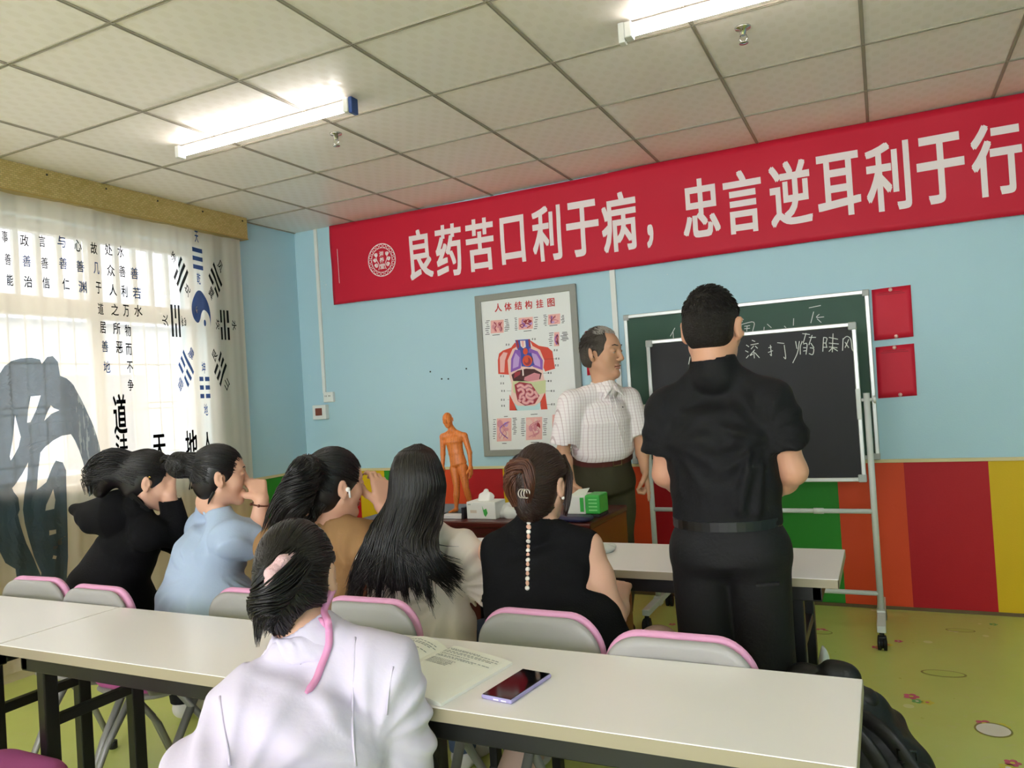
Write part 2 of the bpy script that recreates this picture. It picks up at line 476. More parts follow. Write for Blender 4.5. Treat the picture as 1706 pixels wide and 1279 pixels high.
# ------------------------------------------------------------------ the room shell
X1, Y0, H = 6.4, -8.2, 2.75            # left wall x=0, front wall y=0
GREEN, YEL, ORA, RED = srgb('#2f8f2c'), srgb('#d9b310'), srgb('#dd4a20'), srgb('#b3101c')
BLUE = srgb('#b4d6e2')
def wall_mat(name, axis, stops):
    m = bpy.data.materials.new(name); m.use_nodes = True; N = NT(m); b = N.b
    p, vec = N.pos()
    lo, hi = stops[0][0], stops[-1][0]+1.0
    r = N.n('ShaderNodeValToRGB'); r.color_ramp.interpolation = 'CONSTANT'
    t = N.math('DIVIDE', N.math('SUBTRACT', p[axis], lo), hi-lo)
    N.put(r.inputs[0], t); el = r.color_ramp.elements
    el[0].position = 0; el[0].color = stops[0][1]; el[1].position = (stops[1][0]-lo)/(hi-lo); el[1].color = stops[1][1]
    for q, c in stops[2:]:
        e = el.new((q-lo)/(hi-lo)); e.color = c
    up = N.math('GREATER_THAN', p[2], .835)
    n1 = N.noise(vec, 3.0, 5); n2 = N.noise(vec, 55, 2)
    base = N.mix(N.math('MULTIPLY', n1, .25), BLUE, srgb('#a3c6d6'))
    # scuffed flakes where the paint has chipped
    ch = N.math('GREATER_THAN', N.math('MULTIPLY', n2, N.noise(vec, 5.5, 2)), .475)
    base = N.mix(N.math('MULTIPLY', ch, .6), base, srgb('#dfe4e2'))
    c = N.mix(up, r.outputs[0], base); N.put(b.inputs['Base Color'], c)
    N.put(b.inputs['Roughness'], .55); b.inputs['Specular IOR Level'].default_value = .3
    N.bump(N.noise(vec, 120, 3), .08)
    return m
m_front = wall_mat('front_wall_paint', 0, [(-.3, GREEN), (.15, RED), (.5, YEL), (.73, GREEN), (1.12, ORA), (1.45, RED), (1.752, YEL), (2.1, GREEN), (2.49, ORA), (2.81, RED), (3.2, YEL), (3.55, GREEN), (3.912, ORA), (4.258, RED), (4.65, YEL), (5.05, GREEN), (5.4, ORA), (5.75, RED), (6.1, YEL)])
m_left = wall_mat('left_wall_paint', 1, [(-9, srgb('#cfc3a0')), (-1.1, srgb('#cfc3a0')), (-.95, YEL), (-.585, GREEN), (-.0, GREEN)])
m_plain = mat('plain_blue_paint', '#a9cfdd', .6, .3, bump=(120, .08))

def struct(name, mb, m):
    o = mb.build(name, m); o['kind'] = 'structure'; return o
struct('wall_front', MB().box((-.24, 0, 0), (X1, .2, H+.1)), m_front)
WZ0, WZ1, WY0, WY1 = .97, 2.5, -5.4, -.95
w = MB()
w.box((-.24, Y0, 0), (0, 0, WZ0)).box((-.24, Y0, WZ1), (0, 0, H+.1)).box((-.24, WY1, WZ0), (0, 0, WZ1)).box((-.24, Y0, WZ0), (0, WY0, WZ1))
struct('wall_left', w, m_left)
struct('wall_right', MB().box((X1, Y0, 0), (X1+.2, .2, H+.1)), m_plain)
w = MB().box((-.24, Y0-.2, 0), (X1+.2, Y0, .85)).box((-.24, Y0-.2, 2.6), (X1+.2, Y0, H+.1)).box((-.24, Y0-.2, .85), (.9, Y0, 2.6)).box((5.7, Y0-.2, .85), (X1+.2, Y0, 2.6))
struct('wall_back', w, m_plain)

# ceiling: pressed panels with a faint oval pattern in a thin metal grid
m = bpy.data.materials.new('ceiling_panel'); m.use_nodes = True; N = NT(m); p, vec = N.pos()
sx = N.math('SINE', N.math('MULTIPLY', p[0], 2*math.pi/.075)); sy = N.math('SINE', N.math('MULTIPLY', p[1], 2*math.pi/.11))
ov = N.math('GREATER_THAN', N.math('MULTIPLY', sx, sy), .18)
cc = N.mix(ov, srgb('#f0e7e0'), srgb('#ede4dc')); N.put(N.b.inputs['Base Color'], cc)
N.put(N.b.inputs['Roughness'], N.math('ADD', .32, N.math('MULTIPLY', ov, .2))); N.b.inputs['Specular IOR Level'].default_value = .5
N.bump(N.math('ADD', ov, N.math('MULTIPLY', N.noise(vec, 60, 2), .5)), .07, .004)
struct('ceiling', MB().box((-.24, Y0-.2, H), (X1+.2, .2, H+.12)), m)
g = MB(); XG = [.0068+.6*i for i in range(0, 11)]; YG = [-2.354+.6*j for j in range(-9, 4)]
for x in XG:
    for s_ in (-1, 1): g.box((x+s_*.006-.002, Y0, H-.005), (x+s_*.006+.002, 0, H+.001))
for y in YG:
    for s_ in (-1, 1): g.box((0, y+s_*.006-.002, H-.0045), (X1, y+s_*.006+.002, H+.001))
struct('trim_1', g, mat('grid_metal', '#a39b8d', .45, .4))
g = MB()
for x in XG: g.box((x-.004, Y0, H-.0015), (x+.004, 0, H+.001))
for y in YG: g.box((0, y-.004, H-.0012), (X1, y+.004, H+.001))
struct('trim_2', g, mat('grid_joint', '#b7ae9f', .6))
struct('trim_3', MB().box((0, -.012, .826), (X1, .001, .846), .003), mat('cream_trim', '#d8c99a', .5))
struct('trim_4', MB().box((-.001, -.62, .826), (.012, -.012, .846), .003), MATS['cream_trim'])
struct('baseboard_front', MB().box((0, -.006, 0), (X1, .001, .018)), mat('floor_edge', '#6b5a3c', .7))

# floor: leaf-green printed vinyl
m = bpy.data.materials.new('printed_vinyl'); m.use_nodes = True; N = NT(m); p, vec = N.pos()
n1 = N.noise(vec, 2.2, 5); n2 = N.noise(vec, 18, 4)
c = N.mix(n1, srgb('#bfca64'), srgb('#d0d980')); c = N.mix(N.math('MULTIPLY', N.math('GREATER_THAN', n2, .62), .35), c, srgb('#cdd08c'))
vo = N.n('ShaderNodeTexVoronoi'); N.nt.links.new(vec, vo.inputs['Vector']); vo.inputs['Scale'].default_value = 4.2
dot = N.math('LESS_THAN', vo.outputs['Distance'], .085); c = N.mix(N.math('MULTIPLY', dot, .75), c, srgb('#e2e4b4'))
N.put(N.b.inputs['Base Color'], c); N.put(N.b.inputs['Roughness'], N.math('ADD', .22, N.math('MULTIPLY', n2, .2))); N.b.inputs['Specular IOR Level'].default_value = .45
struct('floor', MB().box((-.24, Y0-.2, -.1), (X1+.2, .2, 0)), m)
# printed flower and blob motifs of the vinyl
FL = Flat((0, 0, 0), (1, 0, 0), (0, 1, 0), .0008)
def flower(px, py, r, mi, core):
    c = at(px, py, z=0)
    for k in range(5): FL.ell(c[0]+r*.62*math.cos(k*1.2566), c[1]+r*.62*math.sin(k*1.2566), r*.42, r*.42, mi, n=12)
    FL.ell(c[0], c[1], r*.3, r*.3, core, .0004, n=12)
for q in [(1460, 1078, .022, 0, 3), (1497, 1068, .02, 0, 2), (1480, 1074, .022, 3, 0), (1518, 1160, .03, 0, 3), (1528, 1168, .022, 1, 2), (1545, 1170, .025, 3, 0), (1687, 1271, .026, 0, 3), (1680, 1279, .03, 3, 2), (1640, 1205, .03, 0, 3), (1668, 1210, .03, 3, 1), (1368, 1050, .035, 0, 2), (1590, 1050, .03, 2, 3), (1120, 1040, .02, 0, 3), (1000, 1110, .02, 0, 2), (1655, 1040, .02, 1, 3)]: flower(*q)
for px, py, a, b in [(1572, 1122, .08, .035), (1655, 1216, .055, .055), (1600, 1050, .06, .025), (1368, 1053, .05, .03)]:
    c = at(px, py, z=0); FL.ell(c[0], c[1], a*1.12, b*1.18, 4, .0002); FL.ell(c[0], c[1], a, b, 2 if py > 1130 else 5, .0006)
fm = FL.build('printed_motif', [mat('print_pink', '#d4627f', .4), mat('print_green', '#6cb565', .4), mat('print_white', '#e9e3d6', .4), mat('print_yellow', '#d8d04e', .4), mat('print_outline', '#8d8b45', .4), mat('print_lime', '#c2cf6e', .4)])
fm.parent = bpy.data.objects['floor']; fm['kind'] = 'stuff'

# windows
fr = mat('window_frame_white', '#dfe3e2', .4, .5)
glass = bpy.data.materials.new('window_glass'); glass.use_nodes = True; N = NT(glass)
tr = N.n('ShaderNodeBsdfTransparent'); gl = N.n('ShaderNodeBsdfGlossy'); gl.inputs['Roughness'].default_value = .02; mx = N.n('ShaderNodeMixShader'); mx.inputs[0].default_value = .06
N.nt.links.new(tr.outputs[0], mx.inputs[1]); N.nt.links.new(gl.outputs[0], mx.inputs[2]); N.nt.links.new(mx.outputs[0], N.nt.nodes['Material Output'].inputs['Surface'])
w = MB()
for a, b in (((WY0, WZ0), (WY1, WZ0+.06)), ((WY0, WZ1-.06), (WY1, WZ1)), ((WY0, 1.96), (WY1, 2.07))): w.box((-.16, a[0], a[1]), (-.1, b[0], b[1]))
for y in np.linspace(WY0, WY1, 7): w.box((-.155, y-.035, WZ0), (-.105, y+.035, WZ1))
win = struct('window_1', w, fr)
o = MB().box((-.135, WY0, WZ0), (-.129, WY1, WZ1)).build('window_pane', glass, win)
o = MB().box((-.24, WY0-.02, WZ0-.03), (.03, WY1+.02, WZ0+.012), .004).build('window_sill', mat('sill_white', '#e3e0d8', .4), win)
w = MB()
for k in range(int((WY1-WY0)/.13)): y = WY1-.06-k*.13; w.box((-.31, y-.016, 2.0), (-.28, y+.016, WZ1+.1))
for k in range(int((WY1-WY0)/.1)): y = WY1-.06-k*.1; w.cyl((-.3, y, WZ0-.05), (-.3, y, 2.0), .007, 6)
for z in (1.1, 1.4, 1.44, 1.7): w.box((-.306, WY0, z-.007), (-.294, WY1, z+.007))
w.build('security_bars', mat('bar_white', '#c9cfce', .5), win)
w = MB()
for z in (.88, 1.7, 2.57): w.box((.9, Y0-.15, z-.03), (5.7, Y0-.08, z+.03))
for x in np.linspace(.93, 5.67, 6): w.box((x-.03, Y0-.15, .85), (x+.03, Y0-.08, 2.6))
win2 = struct('window_2', w, fr)
MB().box((.9, Y0-.12, .85), (5.7, Y0-.114, 2.6)).build('window_pane', glass, win2)
# outside the left window: yard and the neighbouring block
struct('trim_5', MB().box((-30, -25, -.6), (-.24, 12, -.5)), mat('yard_concrete', '#b9b8b2', .8))
b = thing('neighbour_building', 'pale building across the yard seen faintly through the curtained window', 'building', (-9, -3, -.5))
MB().box((-12, -14, -.5), (-7.5, 6, 2.9)).build('wall', mat('neighbour_wall', '#b9c6cf', .8), b)
r_ = MB(); r_.prism([(-12.4, -14.4, 2.9), (-7.0, -14.4, 2.9), (-9.5, -14.4, 4.0)], (0, 20.8, 0)); r_.build('roof', mat('neighbour_roof', '#98a9b8', .7), b, fix=True)
for k in range(6):
    y = -12+k*3.0; f = MB().box((-7.5, y, .6), (-7.44, y+1.5, 2.1)).build('window', mat('neighbour_glass', '#5d6b78', .2), b)

# ------------------------------------------------------------------ ceiling lamps and sprinklers
tube_m = mat('lit_tube', (1, .93, .905), .3, emit=TUBE_STRENGTH)
hous = mat('lamp_housing', '#d9d8d2', .4)
bluecap = mat('blue_cap', '#2c4a86', .4)
def tube_lamp(x0, y, label, L=1.12):
    t = thing('tube_lamp', label, 'ceiling lamp', (x0+L/2, y, H), 'fluorescent tube lamps')
    MB().box((x0, y+.004, H-.045), (x0+L, y+.026, H-.007), .004).build('housing', hous, t)
    MB().tube([(x0+.03, y-.006, H-.058), (x0+L-.03, y-.006, H-.058)], .011, 14).build('tube', tube_m, t)
    for xx, mm in ((x0, hous), (x0+L-.03, hous)):
        MB().box((xx, y-.02, H-.072), (xx+.03, y+.028, H-.01), .005).build('end_cap', mm, t)
    return t
t = tube_lamp(.96, -1.95, 'lit tube lamp on the ceiling nearer the curtained window')
MB().box((2.08, -1.965, H-.08), (2.1, -1.915, H-.006), .004).build('socket_clip', bluecap, t, 'dark blue clip')
t = tube_lamp(3.385, -1.93, 'lit tube lamp on the ceiling above the red banner, cut by the top edge', 1.2)
MB().box((3.36, -1.945, H-.085), (3.385, -1.905, H-.006), .004).build('socket_clip', hous, t)
tube_lamp(.96, -5.6, 'unseen tube lamp added at the back of the room on the window side', 1.2); tube_lamp(3.9, -5.6, 'unseen tube lamp added at the back of the room behind the viewer', 1.2)  # two tubes out of view, added for more light in the room
chrome = mat('chrome', '#c9c7c2', .2, .5, 1)
def sprinkler(x, y, label):
    s = thing('fire_sprinkler', label, 'sprinkler', (x, y, H), 'ceiling sprinklers')
    MB().lathe((x, y, H), [(.032, 0), (.03, -.006), (.014, -.009), (.011, -.03), (.007, -.034)]).build('base', chrome, s)
    m = MB(); m.tube([(x-.009, y, H-.03), (x-.016, y, H-.045), (x-.004, y, H-.062)], .0028, 6).tube([(x+.009, y, H-.03), (x+.016, y, H-.045), (x+.004, y, H-.062)], .0028, 6); m.build('yoke', chrome, s)
    MB().lathe((x, y, H-.062), [(.006, .002), (.018, 0), (.018, -.003), (.004, -.004)]).build('deflector', chrome, s)
sprinkler(1.723, -1.607, 'small chrome sprinkler on the ceiling beside the window-side tube lamp')
sprinkler(3.778, -1.616, 'small chrome sprinkler on the ceiling beside the tube lamp above the banner')

# ------------------------------------------------------------------ curtain and pelmet
CX = .062
def fold(y, z): return CX+.005*np.sin(y*38+.8*np.sin(z*1.1)+2*np.sin(y*2.3)) + .0015*np.sin(y*97+1.3)+.012*np.sin(y*9)
cur = bpy.data.materials.new('sheer_cloth'); cur.use_nodes = True; N = NT(cur); nt = N.nt
def sheer(N, col, alpha, tcol):
    nt = N.nt; d = N.n('ShaderNodeBsdfDiffuse'); tl = N.n('ShaderNodeBsdfTranslucent'); a = N.n('ShaderNodeMixShader'); a.inputs[0].default_value = .5
    N.put(d.inputs[0], col); N.put(tl.inputs[0], tcol); nt.links.new(d.outputs[0], a.inputs[1]); nt.links.new(tl.outputs[0], a.inputs[2])
    tp = N.n('ShaderNodeBsdfTransparent'); b = N.n('ShaderNodeMixShader'); N.put(b.inputs[0], alpha)
    nt.links.new(tp.outputs[0], b.inputs[1]); nt.links.new(a.outputs[0], b.inputs[2]); nt.links.new(b.outputs[0], nt.nodes['Material Output'].inputs['Surface'])
p, vec = N.pos(); sheer(N, srgb('#ecdfca'), .76, srgb('#dccfba'))
CY0, CY1, CZ0, CZ1 = -4.9, -.655, .06, 2.585
ys = np.linspace(CY0, CY1, 460); zs = np.linspace(CZ0, CZ1, 30)
vv = [(fold(y, z), y, z) for z in zs for y in ys]; n = len(ys)
ff = [(j*n+i, j*n+i+1, (j+1)*n+i+1, (j+1)*n+i) for j in range(len(zs)-1) for i in range(n-1)]
ct = thing('window_curtain', 'sheer cream curtain printed with black ink painting and calligraphy on the left window', 'curtain', (CX, -2.8, 0))
mesh_obj('sheer_panel', vv, ff, cur, ct, smooth=True)
ink = bpy.data.materials.new('printed_ink'); ink.use_nodes = True; N = NT(ink); p, vec = N.pos(); sheer(N, srgb('#16191c'), .97, srgb('#15181b'))
inkb = bpy.data.materials.new('printed_ink_blue'); inkb.use_nodes = True; N = NT(inkb); p, vec = N.pos(); sheer(N, srgb('#27406f'), .95, srgb('#2b4a86'))
wash = bpy.data.materials.new('printed_ink_wash'); wash.use_nodes = True; N = NT(wash); p, vec = N.pos()
mp = N.n('ShaderNodeMapping'); nt = N.nt; nt.links.new(vec, mp.inputs[0]); mp.inputs['Scale'].default_value = (1, 1, .18); mp.inputs['Rotation'].default_value = (.35, 0, 0)
st = N.noise(mp.outputs[0], 70, 4); dry = N.math('MULTIPLY', N.math('GREATER_THAN', st, .56), N.math('GREATER_THAN', p[1], -1.98))
big = N.noise(vec, 4, 3)
cw = N.mix(big, srgb('#27353f'), srgb('#4d6878')); cw = N.mix(N.math('MULTIPLY', dry, .55), cw, srgb('#93a09f'))
sheer(N, cw, .84, cw)
white = bpy.data.materials.new('curtain_white'); white.use_nodes = True; N = NT(white); sheer(N, srgb('#efe9da'), .9, srgb('#f2ecdd'))
CF = Flat((0, 0, 0), (0, 1, 0), (0, 0, 1), 0.0)
def warp(off):
    def f(v): v = v.copy(); v[:, 0] += fold(v[:, 1], v[:, 2])+off; return v
    return f
def cpt(px, py): q = at(px, py, x=CX); return (q[1], q[2])
def refine(v, f, L=.03):
    """split long edges so flat prints can follow the folds"""
    b = bmesh.new(); vs = [b.verts.new((x, y, 0)) for x, y in v]
    for q in f:
        try: b.faces.new([vs[i] for i in q])
        except ValueError: pass
    for _ in range(7):
        e = [e for e in b.edges if e.calc_length() > L]
        if not e: break
        bmesh.ops.subdivide_edges(b, edges=e, cuts=1); bmesh.ops.triangulate(b, faces=[f for f in b.faces if len(f.verts) > 4])
    b.verts.index_update(); V2 = np.array([(q.co.x, q.co.y) for q in b.verts]); F2 = [tuple(q.index for q in f.verts) for f in b.faces]; b.free(); return V2, F2
S = 3.045
def tr(pl): return [cpt(x/S, 560+y/S) for x, y in pl]
outer = [(-60, 260), (0, 190), (25, 150), (60, 125), (110, 112), (160, 108), (203, 118), (212, 140), (240, 105), (268, 100), (290, 130), (300, 200), (330, 215), (365, 250), (400, 310), (430, 370), (455, 430), (475, 490), (495, 560), (510, 640), (512, 700), (495, 770), (445, 815), (432, 720), (415, 640), (395, 580), (370, 530), (350, 497), (310, 505), (270, 530), (230, 560), (205, 590), (195, 680), (190, 778), (235, 740), (262, 670), (285, 630), (315, 640), (330, 680), (332, 760), (335, 850), (340, 1000), (342, 1120), (335, 1300), (95, 1300), (80, 1180), (30, 1150), (0, 1090), (-60, 1040)]
holes = [[(150, 640), (118, 700), (85, 742), (62, 770), (70, 790), (95, 820), (103, 880), (92, 905), (104, 950), (140, 1050), (180, 1130), (212, 1215), (214, 1200), (180, 1115), (150, 1020), (132, 950), (122, 880), (130, 800), (145, 720)],
 [(160, 305), (207, 300), (185, 370), (160, 435), (145, 438), (150, 370)], [(235, 395), (260, 350), (275, 365), (298, 375), (260, 395), (225, 428)],
 [(80, 400), (95, 450), (112, 510), (100, 560), (75, 600), (55, 630), (50, 610), (65, 520), (75, 440)], [(270, 775), (282, 830), (275, 875), (230, 885), (235, 855)],
 [(250, 985), (285, 980), (285, 1000), (250, 1010)], [(270, 1110), (288, 1115), (282, 1130), (265, 1128)]]
v, f = filled([tr(outer)]+[tr(h) for h in holes]); CF.add(*refine(v, f))
CF.build('ink_painting', wash, ct, 'dark blue-black brush painting', warp(.004))
CF = Flat((0, 0, 0), (0, 1, 0), (0, 0, 1), 0.0)
def cchar(ch, cx, cy, w, h, mi, s=3.198, y0=250, bold=.015):
    px, py = cx/s, y0+cy/s; a = cpt(px, py); l = cpt(px-w/2/s, py); r = cpt(px+w/2/s, py); t = cpt(px, py-h/2/s); b = cpt(px, py+h/2/s)
    add_bold(CF, ch, a[0], a[1], abs(r[0]-l[0]), abs(t[1]-b[1]), bold*.55, bold*.4, mi, .025)
cols = [[('善', 722, 655, 1), ('若', 733, 760, 1), ('水', 740, 855, 0)],
 [('水', 645, 540, 0), ('善', 655, 645, 0), ('利', 667, 750, 0), ('万', 677, 855, 0), ('物', 687, 960, 0), ('而', 692, 1060, 0), ('不', 698, 1155, 0), ('争', 702, 1250, 0)],
 [('处', 578, 530, 0), ('众', 590, 640, 0), ('人', 602, 745, 0), ('之', 612, 850, 0), ('所', 622, 950, 0), ('恶', 636, 1050, 0)],
 [('故', 492, 525, 0), ('几', 507, 630, 1), ('于', 520, 735, 0), ('道', 532, 845, 0), ('居', 545, 945, 0), ('善', 557, 1045, 1), ('地', 568, 1155, 1)],
 [('心', 408, 510, 0), ('善', 420, 620, 1), ('渊', 432, 730, 1)], [('与', 318, 490, 1), ('善', 327, 605, 1), ('仁', 342, 715, 0)],
 [('言', 225, 485, 0), ('善', 238, 600, 0), ('信', 246, 705, 0)], [('政', 133, 480, 0), ('善', 145, 590, 1), ('治', 152, 700, 0)], [('事', 28, 460, 0), ('善', 45, 580, 0), ('能', 57, 690, 0)]]
def one_char(*a, **k):
    global CF
    CF = Flat((0, 0, 0), (0, 1, 0), (0, 0, 1), 0.0); cchar(*a, **k); CF.build('brush_character', [ink, inkb], ct, None, warp(.004))
for c in cols:
    for ch, x, y, mi in c: one_char(ch, x, y, 38, 62, mi)
for ch, x, y, w, h in [('道', 640, 350, 72, 215), ('法', 650, 530, 66, 150), ('天', 850, 530, 72, 145), ('地', 1012, 510, 66, 150), ('人', 1105, 500, 60, 110), ('法', 1015, 700, 46, 110)]: one_char(ch, x, y, w, h, 0, y0=580, bold=.03)
# taiji disc with the eight trigrams around it
tc_ = cpt(334, 527); rT = abs(cpt(334, 484)[1]-cpt(334, 570)[1])/2
CF = Flat((0, 0, 0), (0, 1, 0), (0, 0, 1), 0.0)
def arc(cx, cy, r, a0, a1, n=24): return [(cx+r*math.cos(a0+(a1-a0)*k/n), cy+r*math.sin(a0+(a1-a0)*k/n)) for k in range(n+1)]
cx, cz = tc_; th = math.radians(62)
ca, sa = math.cos(th), math.sin(th)
pts = arc(0, 0, rT, -math.pi/2, math.pi/2)[:-1]+arc(0, rT/2, rT/2, math.pi/2, math.pi*1.5)[:-1]+arc(0, -rT/2, rT/2, math.pi/2, -math.pi/2)[:-1]
KY = .5
rotp = lambda P: [(cx+KY*(x*ca-y*sa), cz+x*sa+y*ca) for x, y in P]
v, f = filled([rotp(pts)]); CF.add(*refine(v, f), 0)
for sgn, mi in ((1, 0), (-1, 1)):
    q = rotp([(0, -sgn*rT/2)])[0]; v, f = filled([[(q[0]+KY*(x-q[0]), y) for x, y in arc(q[0], q[1], rT*.13, 0, 2*math.pi, 20)[:-1]]]); CF.add(*refine(v, f), mi, 0)
d_ = CF.build('taiji_symbol', [inkb, white], ct, 'round blue and white yin-yang disc', warp(.005))
tri = [('天', '乾', 7), ('风', '巽', 6), ('水', '坎', 2), ('山', '艮', 4), ('地', '坤', 0), ('雷', '震', 1), ('火', '离', 5), ('泽', '兑', 3)]
RT = abs(cpt(332, 433)[1]-cpt(332, 647)[1])/2; cz = cpt(334, 538)[1]; SQ = lambda L: [(cx+KY*(q[0]-cx), q[1]) for q in L]
for k, (a, b, bits) in enumerate(tri):
    CF = Flat((0, 0, 0), (0, 1, 0), (0, 0, 1), 0.0); an = math.pi/2-k*math.pi/4; u = V(math.cos(an), math.sin(an)); t = V(-u[1], u[0]); c0 = V(cx, cz)
    mi = 1 if k in (0, 4, 5) else 0
    for j in range(3):
        r = RT+(j-1)*.058
        segs = [(-.105, .105)] if bits >> j & 1 else [(-.105, -.016), (.016, .105)]
        for s0, s1 in segs:
            q = [c0+u*(r-.015)+t*s0, c0+u*(r-.015)+t*s1, c0+u*(r+.015)+t*s1, c0+u*(r+.015)+t*s0]; CF.add(*refine(SQ(q), [(0, 1, 2, 3)]), mi)
    for ch, rr in ((a, RT+.15), (b, RT-.135)):
        v, f = glyphs(ch, .015); g_ = fit(v, 0, 0, .075, .08); v2 = [c0+u*rr+t*(-x if False else -x)*1.0+u*y for x, y in g_] if k not in (3, 4, 5) else [c0+u*rr+t*x-u*y for x, y in g_]
        CF.add(*refine(np.array(SQ(v2)), f, .04), mi)
    CF.build('trigram', [ink, inkb], ct, None, warp(.004))
pel = bpy.data.materials.new('woven_gold'); pel.use_nodes = True; N = NT(pel); p, vec = N.pos()
br = N.n('ShaderNodeTexBrick'); cb = N.n('ShaderNodeCombineXYZ'); N.put(cb.inputs[0], p[1]); N.put(cb.inputs[1], p[2]); N.nt.links.new(cb.outputs[0], br.inputs['Vector'])
br.inputs['Scale'].default_value = 22; br.inputs['Color1'].default_value = srgb('#b7a35c'); br.inputs['Color2'].default_value = srgb('#d2bd83'); br.inputs['Mortar'].default_value = srgb('#8b8c56'); br.inputs['Mortar Size'].default_value = .03
N.put(N.b.inputs['Base Color'], N.mix(N.math('MULTIPLY', N.noise(vec, 40, 3), .7), br.outputs['Color'], srgb('#a98b50'))); N.b.inputs['Roughness'].default_value = .45
va = thing('curtain_pelmet', 'gold woven pelmet strip along the top of the curtained window', 'pelmet', (.05, -2.8, H))
MB().box((0.001, -4.95, H-.155), (.095, -.607, H-.002)).build('board', pel, va)
MB().box((.0, -4.95, H-.162), (.1, -.605, H-.153), .002).build('gold_edge', mat('gold_edge', '#a88f4f', .4), va)
for k in range(8):
    MB().sphere((.096, -.65-.36*k, H-.03), .006).build('nail', mat('nail_dark', '#3b352b', .4), va)
# ------------------------------------------------------------------ things on the front wall
BYF = -.03
bn = thing('banner', 'long red cloth banner with white slogan characters across the front wall', 'banner', (2.7, BYF, 2.45))
def ban_z(x, top): return (2.745+.004*math.sin(x*2.1)-.008*max(0, math.sin(x*1.1)) if top else 2.122+.006*math.sin(x*1.7+1)-.012*(x/5))
BX0, BX1 = .383, 6.1
def ban_y(x, z): return BYF+.004*np.sin(x*7.3+z*3)+.003*np.sin(z*16+x*2.0)
xs = np.linspace(BX0, BX1, 200); vv = []; 
for j in range(17):
    for x in xs:
        z = lerp(ban_z(x, 0), ban_z(x, 1), j/16); vv.append((x, ban_y(x, z), z))
ff = [(j*200+i, j*200+i+1, (j+1)*200+i+1, (j+1)*200+i) for j in range(16) for i in range(199)]
bred = mat('banner_red', '#c81f38', .55, .25, bump=(9, .25), var=(1.5, .06))
cl = mesh_obj('cloth', vv, ff, bred, bn, smooth=True)
sd = cl.modifiers.new('thickness', 'SOLIDIFY'); sd.thickness = .002; sd.offset = 1
bwhite = mat('banner_white', '#efe3e4', .55, .25)
def bpt(px, py): q = at(px, py, y=BYF); return q[0], q[2]
S5 = 3.198; 
def c5(x, y): return bpt(540+x/S5, 280+y/S5)
S6 = 2.4164
def c6(x, y): return bpt(1000+x/S6, 160+y/S6)
chars = [('良', c5, 452, 580, 325, 592), ('药', c5, 597, 735, 298, 577), ('苦', c5, 758, 905, 266, 548), ('口', c5, 940, 1070, 255, 508), ('利', c5, 1110, 1265, 200, 496), ('于', c5, 1292, 1464, 173, 470), ('病', c6, 5, 147, 386, 626),
 ('，', c6, 188, 216, 517, 612), ('忠', c6, 331, 481, 331, 569), ('言', c6, 497, 652, 297, 552), ('逆', c6, 681, 851, 260, 522), ('耳', c6, 872, 1047, 230, 486), ('利', c6, 1068, 1249, 184, 463), ('于', c6, 1274, 1468, 154, 431), ('行', c6, 1492, 1700, 107, 401)]
def banwarp(v):
    v = v.copy(); v[:, 1] += ban_y(v[:, 0], v[:, 2])-.0035; return v
for ch, fn, x0, x1, y0, y1 in chars:
    xm = (x0+x1)/2; ym = (y0+y1)/2; a = fn(xm, y0); b = fn(xm, y1); l = fn(x0, ym); r = fn(x1, ym)
    LT = Flat((0, 0, 0), (1, 0, 0), (0, 0, 1), 0); add_bold(LT, ch, (l[0]+r[0])/2, (a[1]+b[1])/2, r[0]-l[0], a[1]-b[1], .021, .013, 0, .12); LT.build('slogan_character', bwhite, bn, None, banwarp)
EM = Flat((0, 0, 0), (1, 0, 0), (0, 0, 1), 0); ec = bpt(636, 433); er = .125
ecx, ecz = ec
for r0, r1 in ((er*.955, er), (er*.72, er*.745)): EM.ring(ecx, ecz, r0, r1)
for k in range(20):
    a = 2*math.pi*k/20; EM.ring(ecx+er*.85*math.cos(a), ecz+er*.85*math.sin(a), er*.085, er*.115, n=8)
for s_ in (-1, 1):
    for (x, z, r) in ((.4, .33, .12), (.5, .02, .12), (.42, -.3, .13)):
        EM.stroke([(ecx+s_*er*(x+r*(1-.13*i/3)*math.cos(i*.7)), ecz+er*(z+r*(1-.13*i/3)*math.sin(i*.7))) for i in range(12)], er*.055)
        EM.ell(ecx+s_*er*(x), ecz+er*(z), er*.05, er*.05, n=10)
    EM.stroke([(ecx+s_*er*(.3+.1*math.sin(i)), ecz+er*(.45-i*.17)) for i in range(7)], er*.04)
for ch, dz in (('滋', .37), ('养', 0), ('堂', -.37)):
    v, f = glyphs(ch, .02); EM.add(fit(v, ecx, ecz+er*dz, er*.34, er*.33), f)
EM.build('round_emblem', bwhite, bn, 'white ringed emblem with three characters', banwarp)
EM = Flat((0, 0, 0), (1, 0, 0), (0, 0, 1), 0); a = bpt(563, 415); b = bpt(565, 472); EM.rect(a[0]-.002, b[1], a[0]+.002, a[1]); EM.build('chalk_line', bwhite, bn, None, banwarp)

